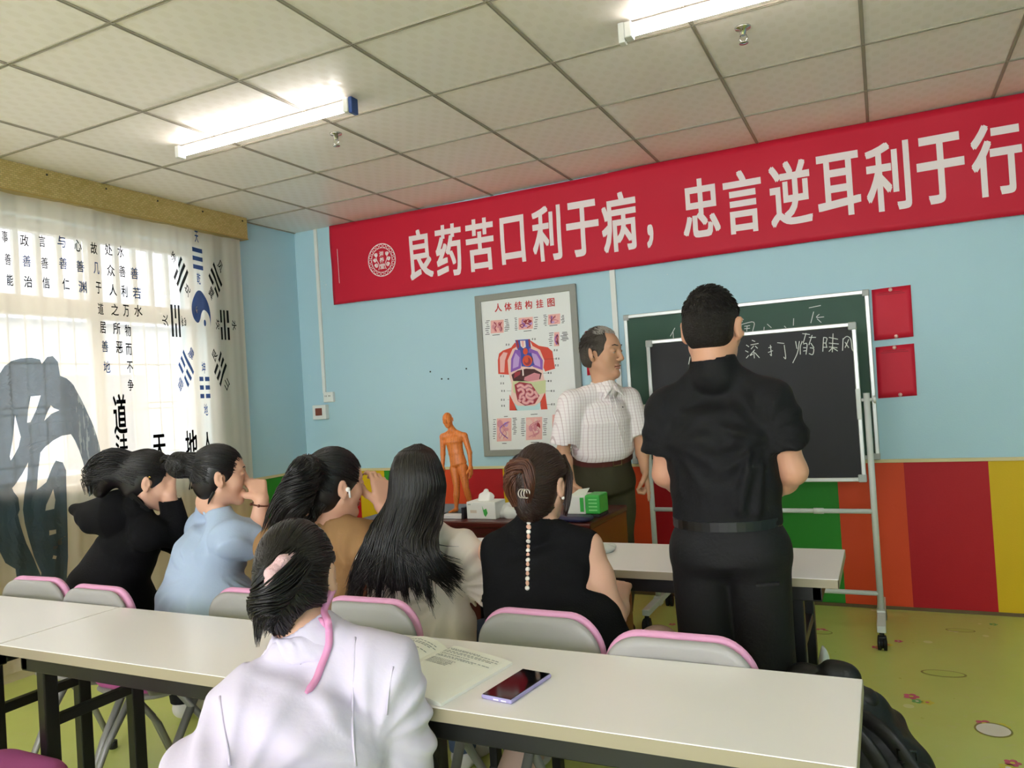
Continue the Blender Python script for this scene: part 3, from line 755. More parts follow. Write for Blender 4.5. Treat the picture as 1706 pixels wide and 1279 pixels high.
# cable trunking and wall boxes
wp = mat('white_plastic', '#e6e8e4', .4, .5)
t = thing('cable_trunking', 'thin white cable trunking down the front wall left of the anatomy chart', 'trunking', (.222, 0, 0), 'cable trunking')
MB().box((.208, -.016, 1.445), (.236, 0, H-.002), .002).build('channel', wp, t)
t = thing('cable_trunking', 'thin white cable trunking between the anatomy chart and the green chalkboard', 'trunking', (2.65, 0, 0), 'cable trunking')
MB().box((2.633, -.02, .85), (2.668, 0, H-.002), .002).build('channel', wp, t)
t = thing('wall_socket', 'white double wall socket at the foot of the left trunking', 'socket', (.275, 0, 1.4)); MB().box((.222, -.03, 1.372), (.318, 0, 1.452), .005).build('faceplate', wp, t)
m_ = MB()
for x in (.25, .285): m_.box((x-.008, -.0315, 1.415), (x-.005, -.029, 1.427)).box((x+.004, -.0315, 1.415), (x+.007, -.029, 1.427))
m_.build('pin_slots', mat('dark_slot', '#4b4740', .5), t)
t = thing('switch_box', 'small white wall box with a brown window below the socket', 'switch box', (.2, 0, 1.29)); MB().box((.118, -.045, 1.24), (.25, 0, 1.355), .006).build('housing', wp, t)
MB().box((.15, -.049, 1.272), (.215, -.043, 1.33), .002).build('brown_window', mat('brown_window', '#7a3b2c', .4), t)
# nail holes in the wall
for i, (px, py) in enumerate([(717, 619), (736, 631), (747, 631), (777, 614)]):
    q = at(px, py, y=0); tag(MB().cyl((q[0], -.002, q[2]), (q[0], .003, q[2]), .0065, 10).build('wall_plug', mat('plug_dark', '#2d3638', .6), loc=(q[0], 0, q[2])), ['dark wall plug left of the chart, leftmost of four', 'dark wall plug, left one of the lower pair beside the chart', 'dark wall plug, right one of the lower pair beside the chart', 'dark wall plug nearest the anatomy chart frame'][i], 'wall plug', 'wall plugs')

# anatomy chart
ch = thing('anatomy_chart', 'framed anatomy wall chart with a red title and coloured torso', 'wall chart', (2.0, 0, 1.48))
CL, CR, CB, CT = 1.625, 2.392, .915, 2.055
m_ = MB(); fw = .045
m_.box((CL, -.026, CB), (CL+fw, 0, CT), .004).box((CR-fw, -.026, CB), (CR, 0, CT), .004).box((CL+.002, -.0255, CB), (CR-.002, 0, CB+fw), .004).box((CL+.002, -.0255, CT-fw), (CR-.002, 0, CT), .004)
m_.build('frame', mat('chart_frame', '#8f9088', .4, .5), ch)
MB().box((CL+.02, -.014, CB+.02), (CR-.02, -.004, CT-.02)).build('printed_sheet', mat('chart_paper', '#e9ebe8', .35, .5), ch)
def cp(x, y): q = at(780+x/3.995, 460+y/3.995, y=-.015); return (q[0], q[2])
def cps(L): return [cp(*p) for p in L]
for i, (c, x) in enumerate(zip('人体结构挂图', (200, 265, 333, 402, 476, 551))):
    y = 209-(x-200)*.098; a = cp(x, y-28); b = cp(x, y+28); l = cp(x-24, y); r = cp(x+24, y); TF = Flat((0, 0, 0), (1, 0, 0), (0, 0, 1), .0155); add_bold(TF, c, (l[0]+r[0])/2, (a[1]+b[1])/2, r[0]-l[0], a[1]-b[1], .014, .01); TF.build('title_character', mat('title_red', '#c92a2a', .5), ch)
IL = Flat((0, 0, 0), (1, 0, 0), (0, 0, 1), .0145)
pal = ['#d8452f', '#efc9bd', '#8d5ab8', '#3f4fa8', '#e0512c', '#4a1f22', '#d98a94', '#cdd3a0', '#d9929c', '#bfe0e0', '#f3e3dc', '#a02f3a', '#f0b6ae', '#c4a0d8']
PM = [mat('chart_ink_'+n_, c, .45) for n_, c in zip(['red', 'rim', 'purple', 'blue', 'orange', 'dark', 'stomach', 'fat', 'bowel', 'pelvis', 'white', 'crimson', 'flesh', 'lilac'], pal)]
e_ = .00025
def P(pl, mi, lv): IL.poly(cps(pl), mi, lv*e_)
P([(312, 440), (285, 475), (230, 495), (205, 515), (197, 560), (200, 650), (270, 655), (290, 600), (330, 470)], 0, 0)
P([(410, 425), (470, 463), (530, 473), (560, 500), (578, 615), (512, 634), (480, 560), (430, 470)], 0, 0)
P([(210, 540), (235, 505), (262, 510), (245, 560), (240, 640), (212, 640)], 12, 1)
P([(295, 485), (262, 560), (268, 640), (290, 720), (285, 800), (320, 870), (390, 885), (470, 870), (505, 790), (510, 700), (497, 640), (507, 560), (478, 490), (430, 465), (330, 465)], 1, 1)
P([(275, 785), (328, 893), (275, 893)], 0, 2); P([(512, 770), (528, 885), (485, 887), (478, 840)], 0, 2)
P([(305, 845), (330, 862), (440, 862), (485, 835), (475, 888), (322, 895)], 9, 2)
P([(312, 425), (412, 418), (418, 475), (400, 530), (360, 535), (325, 480)], 3, 2); P([(345, 430), (380, 428), (384, 470), (366, 480), (350, 465)], 10, 3); P([(356, 430), (370, 429), (371, 470), (360, 472)], 12, 4)
P([(318, 425), (330, 424), (340, 470), (330, 485)], 11, 3); P([(400, 420), (410, 419), (418, 470), (405, 470)], 11, 3)
P([(312, 488), (286, 550), (283, 640), (350, 612), (356, 545), (346, 492)], 2, 3); P([(405, 478), (398, 545), (430, 602), (495, 625), (497, 560), (462, 500)], 2, 3)
P([(316, 510), (300, 555), (297, 615), (335, 600), (342, 540)], 13, 4); P([(425, 510), (420, 550), (445, 590), (480, 605), (478, 560), (455, 520)], 13, 4)
P([(350, 520), (360, 510), (420, 510), (440, 590), (410, 605), (355, 600)], 3, 4)
for (x, y, a, b, mi, lv) in ((394, 562, 33, 37, 4, 6), (394, 566, 22, 26, 11, 7), (388, 556, 14, 20, 4, 8), (381, 500, 16, 22, 4, 6)):
    q = cp(x, y); q2 = cp(x+a, y); q3 = cp(x, y-b); IL.ell(q[0], q[1], q2[0]-q[0], q3[1]-q[1], mi, lv*e_)
P([(288, 655), (330, 628), (385, 615), (440, 618), (490, 645), (480, 685), (400, 700), (300, 697)], 5, 4); P([(375, 672), (440, 642), (480, 652), (472, 688), (400, 700), (372, 692)], 6, 5); P([(360, 618), (368, 617), (371, 660), (362, 664)], 10, 6); P([(310, 640), (350, 630), (345, 655), (305, 680)], 11, 5)
P([(295, 700), (350, 692), (430, 705), (490, 695), (516, 690), (516, 775), (480, 785), (330, 790), (300, 770)], 7, 4)
P([(308, 722), (340, 703), (420, 715), (475, 795), (445, 848), (380, 862), (330, 832), (318, 780)], 11, 5)
rnd = random.Random(4)
for pth in ([(325, 735), (350, 725), (375, 740), (400, 728), (425, 742)], [(330, 762), (355, 750), (370, 775), (350, 790), (345, 815)], [(385, 760), (410, 750), (430, 770), (415, 790), (395, 780), (390, 800), (420, 815), (450, 800)], [(360, 800), (375, 815), (365, 835), (390, 845), (410, 830), (435, 838)], [(440, 765), (455, 785), (460, 808)], [(335, 820), (350, 835)]):
    pp = smooth_path([(*cp(*q), 0) for q in pth], 5); IL.stroke([q[:2] for q in pp], .022, 8, 6*e_); IL.stroke([q[:2] for q in pp], .008, 12, 7*e_)
IL.build('torso_illustration', PM, ch, 'coloured torso with opened chest and bowels')
for (x0, y0, x1, y1, dy) in ((150, 292, 236, 378, -6), (335, 274, 430, 353, -8), (532, 252, 612, 320, -8), (572, 372, 606, 465, -2), (190, 945, 288, 1098, -4), (385, 938, 492, 1088, -5), (560, 920, 612, 1080, -4)):
    SI = Flat((0, 0, 0), (1, 0, 0), (0, 0, 1), .0145); SI.poly(cps([(x0, y0-dy/2), (x1, y0+dy/2), (x1, y1+dy/2), (x0, y1-dy/2)]), 12, 0)
    xm, ym, w_, h_ = (x0+x1)/2, (y0+y1)/2, x1-x0, y1-y0
    for k in range(7):
        q = (x0+w_*rnd.uniform(.2, .8), y0+h_*rnd.uniform(.2, .8)); c = cp(*q); SI.ell(c[0], c[1], .0004*w_*rnd.uniform(.25, .6), .0005*h_*rnd.uniform(.15, .4), rnd.choice([8, 13, 6, 1, 8, 11]), (1+k)*e_, 14)
    for k in range(3):
        pp = smooth_path([(*cp(x0+w_*rnd.uniform(.1, .9), y0+h_*t_), 0) for t_ in (.15, .4, .65, .88)], 4); SI.stroke([q[:2] for q in pp], .006, rnd.choice([11, 2, 6]), 9*e_)
    SI.build('small_illustration', PM, ch)
SI = Flat((0, 0, 0), (1, 0, 0), (0, 0, 1), .0145)
def lines(x0, x1, y0, y1, n):
    for k in range(n):
        y = lerp(y0, y1, k/max(1, n-1)); a = cp(x0+rnd.uniform(0, .35)*(x1-x0), y); b = cp(x1-rnd.uniform(0, .3)*(x1-x0), y); SI.rect(a[0], a[1]-.0022, b[0], a[1]+.0022)
for q in ((112, 145, 298, 388, 8), (240, 275, 290, 365, 8), (305, 330, 280, 358, 8), (436, 465, 276, 350, 6), (500, 528, 260, 328, 7), (615, 645, 262, 310, 6), (530, 568, 380, 460, 7), (612, 670, 374, 430, 8), (160, 185, 955, 1080, 9), (292, 325, 945, 1050, 11), (350, 382, 950, 1060, 9), (496, 528, 950, 1055, 9), (160, 225, 393, 394, 1), (365, 425, 366, 367, 1), (540, 600, 330, 331, 1), (220, 270, 1113, 1114, 1), (400, 480, 1106, 1107, 1), (390, 465, 920, 921, 1), (235, 275, 934, 935, 1)): lines(*q)
for x, y in ((232, 665), (232, 713), (238, 763), (236, 822), (238, 862), (268, 455), (442, 418), (588, 492), (600, 548), (595, 593), (548, 643), (548, 697), (568, 763), (570, 852)): 
    for k in range(2): a = cp(x-14+k*16, y); SI.rect(a[0]-.005, a[1]-.006, a[0]+.005, a[1]-.001); SI.rect(a[0]-.004, a[1]+.001, a[0]+.005, a[1]+.006)
for a, b in (((255, 763), (330, 763)), ((260, 822), (300, 822)), ((470, 763), (555, 763)), ((470, 553), (585, 549)), ((440, 855), (555, 853)), ((490, 645), (540, 643)), ((490, 697), (540, 697))): SI.stroke([cp(*a), cp(*b)], .0018)
SI.build('caption_lines', mat('caption_grey', '#4a4a4c', .5), ch, 'rows of tiny grey captions')

# papers on the wall
pr = mat('red_paper', '#cf2038', .55, .3, bump=(30, .05)); pin_m = mat('pin_pale', '#e8b9b4', .3)
def red_sheet(x0, x1, z0, z1, label, pins, parent_lines=True):
    t = thing('red_paper_sheet', label, 'paper', ((x0+x1)/2, 0, z0), 'red sheets on the wall')
    v = []; n_ = 9
    for j in range(n_):
        for i in range(n_): u, w_ = i/(n_-1), j/(n_-1); v.append((lerp(x0, x1, u)+.004*w_, -.006-.006*(1-abs(2*w_-1))*(.3+u)-.01*(u**6)*(1-w_)-.004*math.sin(u*5), lerp(z0, z1, w_)+.006*(u-.5)))
    o = mesh_obj('sheet', v, [(j*n_+i, j*n_+i+1, (j+1)*n_+i+1, (j+1)*n_+i) for j in range(n_-1) for i in range(n_-1)], pr, t, smooth=True)
    s_ = o.modifiers.new('thickness', 'SOLIDIFY'); s_.thickness = .0008
    for (px, pz) in pins: MB().lathe((px, -.012, pz), [(.009, .006), (.011, 0), (.008, -.006), (.002, -.008)], (0, 1, 0), 12).build('push_pin', pin_m, t, 'pale push pin')
    if parent_lines:
        F_ = Flat((0, 0, 0), (1, 0, 0), (0, 0, 1), .0155); w_ = x1-x0
        for q in ((.2, .8, .90), (.14, .86, .865)): F_.rect(x0+w_*q[0], lerp(z0, z1, q[2]), x0+w_*q[1], lerp(z0, z1, q[2])+.003)
        F_.build('faint_print', mat('faint_dark_red', '#a3162d', .6), t)
red_sheet(4.163, 4.36, 1.52, 1.808, 'upper red paper sheet pinned beside the green chalkboard', [(4.262, 1.795), (4.275, 1.532)])
red_sheet(4.163, 4.357, 1.193, 1.482, 'lower red paper sheet pinned beside the green chalkboard', [(4.262, 1.47), (4.275, 1.205)])
red_sheet(2.43, 2.56, 1.44, 1.735, 'red paper sheet on the wall behind the old man\'s head', [], False)

# green chalkboard
alu = mat('aluminium', '#c3c6c2', .35, .5, .6); alug = mat('corner_grey', '#aeb2b0', .5)
gb = thing('green_chalkboard', 'large green chalkboard in an aluminium frame on the front wall', 'chalkboard', (3.43, 0, 1.33))
GX0, GX1, GZ0, GZ1 = 2.712, 4.152, .848, 1.807
MB().box((GX0+.01, -.026, GZ0+.01), (GX1-.01, -.002, GZ1-.01)).build('board', mat('chalk_green', '#1f4a36', .5, .4, var=(3, .12)), gb)
m_ = MB(); fw = .024
m_.box((GX0, -.034, GZ0), (GX0+fw, 0, GZ1), .004).box((GX1-fw, -.034, GZ0), (GX1, 0, GZ1), .004).box((GX0, -.0335, GZ0), (GX1, 0, GZ0+fw), .004).box((GX0, -.0335, GZ1-fw), (GX1, 0, GZ1), .004); m_.build('frame', alu, gb)
for x in (GX0, GX1-.034):
    for z in (GZ0, GZ1-.034): MB().box((x-.002, -.036, z-.002), (x+.036, -.002, z+.036), .005).build('corner_cap', alug, gb)
chalk = mat('chalk', '#d5d8d2', .9, .1)
def chalk_strokes(strokes, yp, w_, name, parent):
    F_ = Flat((0, 0, 0), (1, 0, 0), (0, 0, 1), -yp)
    for st_ in strokes:
        pp = []
        for x, y in st_: q = at(1020+x/3.159, 470+y/3.159, y=yp); pp.append((q[0], q[2], 0))
        pp = smooth_path(pp, 4) if len(pp) > 2 else pp
        F_.stroke([q[:2] for q in pp], w_)
    F_.build(name, chalk, parent, 'white chalk handwriting')
chalk_strokes([[(330, 240), (318, 262), (305, 285)], [(320, 262), (322, 295)], [(680, 200), (692, 195)], [(686, 190), (684, 210)], [(680, 222), (678, 250)], [(680, 222), (745, 210), (738, 262)], [(695, 232), (725, 228)], [(695, 245), (725, 242)], [(710, 228), (708, 258)], [(800, 235), (798, 252)], [(815, 220), (838, 240)], [(955, 190), (953, 228)], [(905, 230), (915, 240)], [(1035, 135), (1098, 122)], [(1060, 155), (1045, 215)], [(1090, 168), (1075, 185), (1115, 182)], [(1078, 192), (1100, 212)]], -.0275, .0045, 'chalk_writing', gb)

# black mobile board on a castor stand
SY = -.46
st = thing('mobile_blackboard', 'black blackboard on a white castor stand in front of the green board', 'blackboard', (3.52, SY, 0))
BX0, BX1, BZ0, BZ1 = 2.975, 4.086, .78, 1.603
pnl = MB().box((BX0+.008, SY-.012, BZ0+.008), (BX1-.008, SY+.012, BZ1-.008)).build('board', mat('board_black', '#1a1a1d', .55, .35, var=(2.5, .15)), st)
m_ = MB(); fw = .022
m_.box((BX0, SY-.018, BZ0), (BX0+fw, SY+.016, BZ1), .004).box((BX1-fw, SY-.018, BZ0), (BX1, SY+.016, BZ1), .004).box((BX0, SY-.0175, BZ0), (BX1, SY+.016, BZ0+fw), .004).box((BX0, SY-.0175, BZ1-fw), (BX1, SY+.016, BZ1), .004); fo = m_.build('board_frame', alu, st)
for x in (BX0, BX1-.036):
    for z in (BZ0, BZ1-.036): MB().box((x-.003, SY-.021, z-.003), (x+.038, SY+.018, z+.038), .006).build('corner_cap', alug, fo)
chalk_strokes([[(705, 330), (720, 340)], [(700, 360), (716, 368)], [(705, 400), (718, 385)], [(735, 305), (752, 312)], [(728, 330), (770, 322)], [(745, 335), (730, 352)], [(752, 335), (765, 348)], [(750, 355), (725, 385), (740, 378)], [(745, 365), (748, 400)], [(750, 370), (775, 398)],
 [(822, 345), (840, 340)], [(832, 330), (838, 385), (830, 378)], [(820, 370), (845, 360)], [(868, 318), (905, 322)], [(905, 330), (913, 400), (902, 393)], [(965, 310), (972, 350)], [(985, 310), (975, 370), (950, 425)], [(1000, 270), (1040, 275)], [(1020, 268), (1005, 320)], [(1000, 310), (990, 340), (990, 380)], [(1005, 325), (1025, 325), (1020, 380)], [(1005, 345), (1020, 345)], [(1005, 362), (1020, 360)], [(1035, 290), (1072, 290)], [(1052, 278), (1035, 330)], [(1045, 320), (1062, 345)], [(1040, 345), (1060, 350), (1055, 380), (1035, 375)],
 [(1112, 290), (1108, 365)], [(1112, 290), (1130, 295), (1125, 320), (1130, 345)], [(1110, 320), (1125, 320)], [(1110, 342), (1128, 342)], [(1140, 290), (1188, 300)], [(1162, 270), (1158, 368)], [(1140, 320), (1192, 325)], [(1140, 340), (1185, 345)], [(1158, 345), (1140, 365)], [(1160, 345), (1187, 362)], [(1215, 295), (1212, 360)], [(1215, 300), (1235, 285), (1255, 300), (1262, 350), (1268, 362)], [(1245, 300), (1225, 345)], [(1225, 315), (1245, 345)], [(410, 392), (402, 432)]], SY-.0135, .004, 'chalk_writing', pnl)
wm = mat('stand_white', '#d3d6d2', .4, .5); blk = mat('black_rubber', '#1b1b1c', .5)
for x, sgn in ((2.947, -1), (4.112, 1)):
    MB().cyl((x, SY, .1), (x, SY, 1.235), .0155, 12).build('post', wm, st)
    MB().box((x-.021, SY-.032, .075), (x+.021, SY+.032, .125), .004).box((x-.02, SY-.27, .085), (x+.02, SY+.27, .118), .003).build('foot', wm, st)
    MB().cyl((x-sgn*.05, SY, 1.2), (x+sgn*.028, SY, 1.2), .009, 10).box((min(x-sgn*.026, x-sgn*.05), SY-.02, 1.1), (max(x-sgn*.026, x-sgn*.05), SY+.02, 1.26), .004).lathe((x+sgn*.028, SY, 1.2), [(.008, 0), (.02, .004), (.02, .014), (.006, .018)], (sgn, 0, 0), 14).build('pivot_clamp', wm, st)
    for dy in (-.25, .25):
        m_ = MB(); m_.cyl((x, SY+dy, .05), (x, SY+dy, .088), .012, 10).box((x-.02, SY+dy-.02, .035), (x+.02, SY+dy+.02, .068), .008).lathe((x-.022, SY+dy-.008, .031), [(.01, 0), (.031, .002), (.031, .016), (.022, .018), (.022, .026), (.031, .028), (.031, .042), (.01, .044)], (1, 0, 0), 20); m_.build('castor', blk, st, 'black castor wheel')
for z in (.626, .205):
    MB().cyl((2.947, SY, z), (4.112, SY, z), .0125, 12).build('crossbar', wm, st)
MB().cyl((3.82, SY, .626), (3.87, SY, .626), .016, 12).build('bar_joiner', wm, st)

# ------------------------------------------------------------------ white training tables
topm = mat('table_laminate', '#f5f0ee', .25, .45, bump=(6, .02), var=(2, .03)); edgem = mat('table_edge', '#a0957f', .6)
legm = mat('table_black', '#17171a', .4, .5)
def make_table(x0, x1, yn, yf, label, group):
    t = thing('training_table', label, 'table', ((x0+x1)/2, (yn+yf)/2, 0), group)
    MB().box((x0+.001, yn+.0015, .7495-.0235), (x1-.001, yf-.0015, .75), .0015).build('tabletop', topm, t)
    m_ = MB(); m_.box((x0, yn, .724), (x1, yn+.0025, .7485)).box((x0, yf-.0025, .724), (x1, yf, .7485)).box((x0, yn, .724), (x0+.0025, yf, .7485)).box((x1-.0025, yn, .724), (x1, yf, .7485)); m_.build('edge_band', edgem, t, 'beige edge band')
    m_ = MB(); m_.box((x0+.05, yn+.03, .675), (x1-.05, yn+.055, .7255), .003).box((x0+.05, yf-.055, .675), (x1-.05, yf-.03, .7255), .003).box((x0+.05, yn+.03, .68), (x0+.075, yf-.03, .7255)).box((x1-.075, yn+.03, .68), (x1-.05, yf-.03, .7255)); m_.build('under_frame', legm, t)
    for x in (x0+.12, x1-.12):
        for y in (yn+.055, yf-.055): MB().box((x-.016, y-.02, .012), (x+.016, y+.02, .726), .004).box((x-.018, y-.022, 0), (x+.018, y+.022, .016), .003).build('leg', legm, t)
        MB().box((x-.012, yn+.07, .52), (x+.012, yf-.07, .548), .003).build('crossbar', legm, t)
    return t
YN1, YF1, YN2, YF2 = -3.552, -3.182, -2.42, -2.0
make_table(3.064, 4.125, YN1, YF1, 'near white table with the open book and phone on it', 'white tables of the near row')
make_table(2.0, 3.06, YN1, YF1, 'near white table left of the woman in the white coat', 'white tables of the near row')
make_table(.94, 1.996, YN1, YF1, 'near white table at the left edge, by the printed curtain', 'white tables of the near row')
make_table(2.984, 4.045, YN2, YF2, 'farther white table behind the standing man in black', 'white tables of the far row')
make_table(1.92, 2.98, YN2, YF2, 'farther white table in front of the seated women, hidden behind them', 'white tables of the far row')

# ------------------------------------------------------------------ chairs
shell = mat('chair_grey_plastic', '#9b9894', .45, .45, bump=(200, .04)); pink = mat('chair_magenta_fabric_lit', '#dd9fc2', .8, .2, bump=(300, .12)); gm = mat('chair_grey_metal', '#8f8d8c', .4, .5, .2)  # pink: seat's magenta fabric, with the light on the backrests put into its colour
def make_chair(label):
    t = thing('training_chair', label, 'chair', (0, 0, 0), 'grey and pink training chairs')
    T = V(0, -.12, 1); T = nrm(T)
    MB().pad((0, -.2, .655), (1, 0, 0), T, .345, .275, .03, (.085, .05), bend=.55, topscale=.96).build('backrest_shell', shell, t, 'grey plastic back shell', fix=True)
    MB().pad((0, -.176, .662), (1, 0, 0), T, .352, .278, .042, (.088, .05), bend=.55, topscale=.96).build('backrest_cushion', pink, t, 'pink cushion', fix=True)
    MB().pad((0, .03, .452), (1, 0, 0), (0, 1, 0), .35, .38, .05, .09, n=2.6).build('seat_cushion', mat('chair_magenta_fabric', '#bd5f9f', .8, .2, bump=(300, .12)), t, 'pink seat cushion', fix=True)
    MB().pad((0, .03, .424), (1, 0, 0), (0, 1, 0), .34, .375, .03, .09, n=3).build('seat_pan', shell, t, fix=True)
    for s_ in (-1, 1):
        MB().tube([(s_*.15, -.02, .415), (s_*.152, -.14, .45), (s_*.15, -.178, .53), (s_*.14, -.198, .66)], [.012]*4, 8, flat=1.4).build('back_post', gm, t)
        MB().tube([(s_*.15, .05, .41), (s_*.16, -.1, .2), (s_*.162, -.2, .01)], [.017, .015, .013], 8, flat=.7).build('leg', gm, t)
        MB().tube([(s_*.15, -.04, .41), (s_*.16, .11, .2), (s_*.162, .19, .01)], [.017, .015, .013], 8, flat=.7).build('leg', gm, t)
    MB().cyl((-.15, .02, .395), (.15, .02, .395), .011, 8).build('crossbar', gm, t)
    for s_ in (-1, 1):
        for y in (-.2, .19): MB().cyl((s_*.162, y, 0), (s_*.162, y, .03), .016, 10).build('foot_cap', blk, t)
    return t
spots = [(3.76, -2.95, 0, 'empty grey and pink chair behind the standing man in black'),
 (3.395, -2.86, -.02, 'grey and pink chair under the woman in the black sleeveless top'),
 (2.865, -2.86, .02, 'grey and pink chair under the long-haired woman in cream'),
 (2.44, -2.86, 0, 'grey and pink chair under the woman in the tan shirt'),
 (1.85, -2.94, -.02, 'grey and pink chair between the black hoodie and the light blue shirt'),
 (1.45, -2.9, .05, 'grey and pink chair nearest the curtain, left of the black hoodie'),
 (2.12, -3.745, 0, 'chair with a bright pink seat in the bottom left corner')]
c0 = make_chair(spots[0][3])
for i, (x, y, r, lb) in enumerate(spots):
    if i == 0: c0.location = (x, y, 0); c0.rotation_euler = (0, 0, r)
    else: dup(c0, (x, y, 0), r, lb)
dup(c0, (3.17, -3.93, 0), .45, 'chair under the woman in the white coat, mostly hidden by her')

# ------------------------------------------------------------------ things on the near table
bk = thing('open_book', 'open white textbook lying beside the phone on the near table', 'book', (3.33, -3.41, .75))
def page_block(sx, label):
    """half of the open book; sx=+1 right side"""
    o_ = V(3.242, -3.4, .7505); ux = nrm(V(.985, -.14, 0)); uy = V(-ux[1], ux[0], 0); v = []; n_ = 14; D = .245; Wd = .175
    def hgt(u): return .017*(1-u)**.7*math.sin(min(1, u*9)*math.pi/2)+.006 if sx > 0 else .03*math.sin(math.pi*min(1, u*1.05))**.8*(1-.35*u)+.006
    fs = []
    for j in (0, 1):
        for i in range(n_): u = i/(n_-1); v.append(o_+ux*sx*Wd*u*(1 if sx > 0 else .93)+uy*(D*(j-.5))+V(0, 0, hgt(u)))
    for j in (0, 1):
        for i in range(n_): u = i/(n_-1); v.append(o_+ux*sx*Wd*u*(1 if sx > 0 else .93)+uy*(D*(j-.5)))
    N_ = n_
    for i in range(n_-1): fs += [(i, i+1, N_+i+1, N_+i), (2*N_+i, 3*N_+i, 3*N_+i+1, 2*N_+i+1), (i, 2*N_+i, 2*N_+i+1, i+1), (N_+i, N_+i+1, 3*N_+i+1, 3*N_+i)]
    fs.append((N_-1, 3*N_-1, 4*N_-1, 2*N_-1)); fs.append((0, N_, 3*N_, 2*N_))
    if sx < 0: fs = [f[::-1] for f in fs]
    o = mesh_obj('page_block', v, fs, mat('book_paper', '#f1efe6', .7, .3), bk, smooth=False)
    tv = []; tf = []; rn = random.Random(3+sx)
    rows = [(.07, .6), (.09, .95), (.13, .98), (.155, .9), (.2, .55), (.24, .95), (.262, .7), (.32, .45), (.345, .42), (.37, .44), (.395, .4), (.42, .4)]
    for d_, ln in rows:
        for seg in range(14):
            u0 = .08+.86*ln*seg/14; u1 = u0+.86*ln/14*rn.uniform(.55, .9)
            k = len(tv)
            for u, dd in ((u0, d_), (u1, d_), (u1, d_+.011), (u0, d_+.011)): tv.append(o_+ux*sx*Wd*(u if sx > 0 else .93*(1-u))+uy*(D*(.5-dd))+V(0, 0, hgt(u if sx > 0 else 1-u)+.0006))
            tf.append((k, k+1, k+2, k+3))
    mesh_obj('print_lines', tv, tf, mat('print_grey', '#8c8f92', .7), o)
page_block(1, ''); page_block(-1, '')
ph = thing('mobile_phone', 'black-screened phone in a lavender case on the near table', 'phone', (3.497, -3.418, .75))
R_ = Matrix.Rotation(math.radians(-7.5), 3, 'Z'); pv = V(3.499, -3.418, .755)
MB().box(pv-V(.036, .076, .0045), pv+V(.036, .076, .0045), .0042, R_, pv, 3).build('case', mat('lavender_case', '#a99fcf', .45, .4), ph)
MB().box(pv-V(.0335, .0735, -.003), pv+V(.0335, .0735, .0049), .001, R_, pv).build('screen', mat('screen_black', '#07080a', .06, .6), ph)
m_ = MB()
for x0, x1 in ((-.006, .006), (.012, .024)): m_.box(pv+V(x0, -.0765, -.0015), pv+V(x1, -.0755, .001), 0, R_, pv)
m_.build('port_slots', mat('port_pale', '#e4e0ea', .4), ph)

# ------------------------------------------------------------------ front desk and what stands on it
dk = thing('front_desk', 'reddish-brown wooden desk in front of the old man', 'desk', (2.45, -1.47, 0))
wood = mat('desk_wood', '#7c2f1d', .32, .5, bump=(8, .05, (1, 1, .1)), var=(5, .2)); woodd = mat('desk_wood_dark', '#4f1913', .3, .5, var=(5, .15))
DX0, DX1, DY0, DY1, DZ = 1.75, 3.012, -1.665, -1.13, .757
MB().box((DX0, DY0, DZ-.028), (DX1, DY1, DZ), .006).build('desktop', woodd, dk)
MB().box((DX0+.03, DY0+.012, DZ-.06), (DX1-.012, DY0+.03, DZ-.028), .003).build('moulding', woodd, dk)
MB().box((DX0+.03, DY0+.03, .1), (DX1-.03, DY0+.05, DZ-.03)).build('front_panel', mat('desk_front', '#5c2016', .35, .5, var=(4, .2)), dk)
for x in (DX0+.005, DX1-.03): MB().box((x, DY0+.012, 0), (x+.025, DY1-.006, DZ-.028), .003).build('side_panel', wood, dk)
# office chair behind the desk
oc = thing('office_chair', 'black leather office chair back showing behind the desk', 'office chair', (2.3, -.72, 0)); lea = mat('black_leather', '#17171a', .4, .5, bump=(60, .1))
MB().pad((2.3, -.56, .72), (1, 0, 0), nrm(V(0, .12, 1)), .46, .52, .1, .09, bend=-.3).build('backrest', lea, oc, fix=True)
MB().pad((2.3, -.86, .44), (1, 0, 0), (0, 1, 0), .48, .46, .1, .1).build('seat', lea, oc, fix=True)
MB().cyl((2.3, -.84, .06), (2.3, -.84, .4), .03, 14).build('gas_column', blk, oc)
MB().tube([(2.3, -.84, .39), (2.3, -.64, .4), (2.3, -.56, .5), (2.3, -.57, .62)], .02, 8).build('back_bracket', blk, oc)
m_ = MB()
for k in range(5): a = 2*math.pi*k/5+.3; m_.tube([(2.3, -.84, .085), (2.3+.25*math.cos(a), -.84+.25*math.sin(a), .06)], [.022, .014], 8).sphere((2.3+.25*math.cos(a), -.84+.25*math.sin(a), .028), .028)
m_.build('star_base', blk, oc)
# tissue box
tb = thing('tissue_box', 'white tissue box with a green leaf print on the desk', 'tissue box', (2.52, -1.57, DZ)); wpap = mat('tissue_box_white', '#ecece8', .5)
c = at(815, 861, z=DZ); Rt = Matrix.Rotation(math.radians(12), 3, 'Z'); tp = V(2.46, -1.56, DZ); LX = .066; 
a = at(778, 861, y=-1.6); b = at(826, 861, y=-1.6); wfront = b[0]-a[0]; cxx = (a[0]+b[0])/2
MB().box((a[0], -1.6, DZ+.0005), (b[0], -1.49, DZ+.083), .004).build('carton', wpap, tb)
Sf = Soft(); 
for k, (dx, dz) in enumerate(((-.02, .105), (.0, .125), (.022, .11), (.03, .1))): Sf.cone((cxx-.008+dx*.6, -1.545, DZ+.078), (cxx+dx, -1.545+.01*(k % 2), DZ+dz), .022, .013, .012)
Sf.build('tissue', mat('tissue_paper', '#f4f2ef', .8), tb, h=.004, disp=wrinkles(.002, 3, 120))
F_ = Flat((0, -1.6, 0), (1, 0, 0), (0, 0, 1), .0008); q = cxx+.012
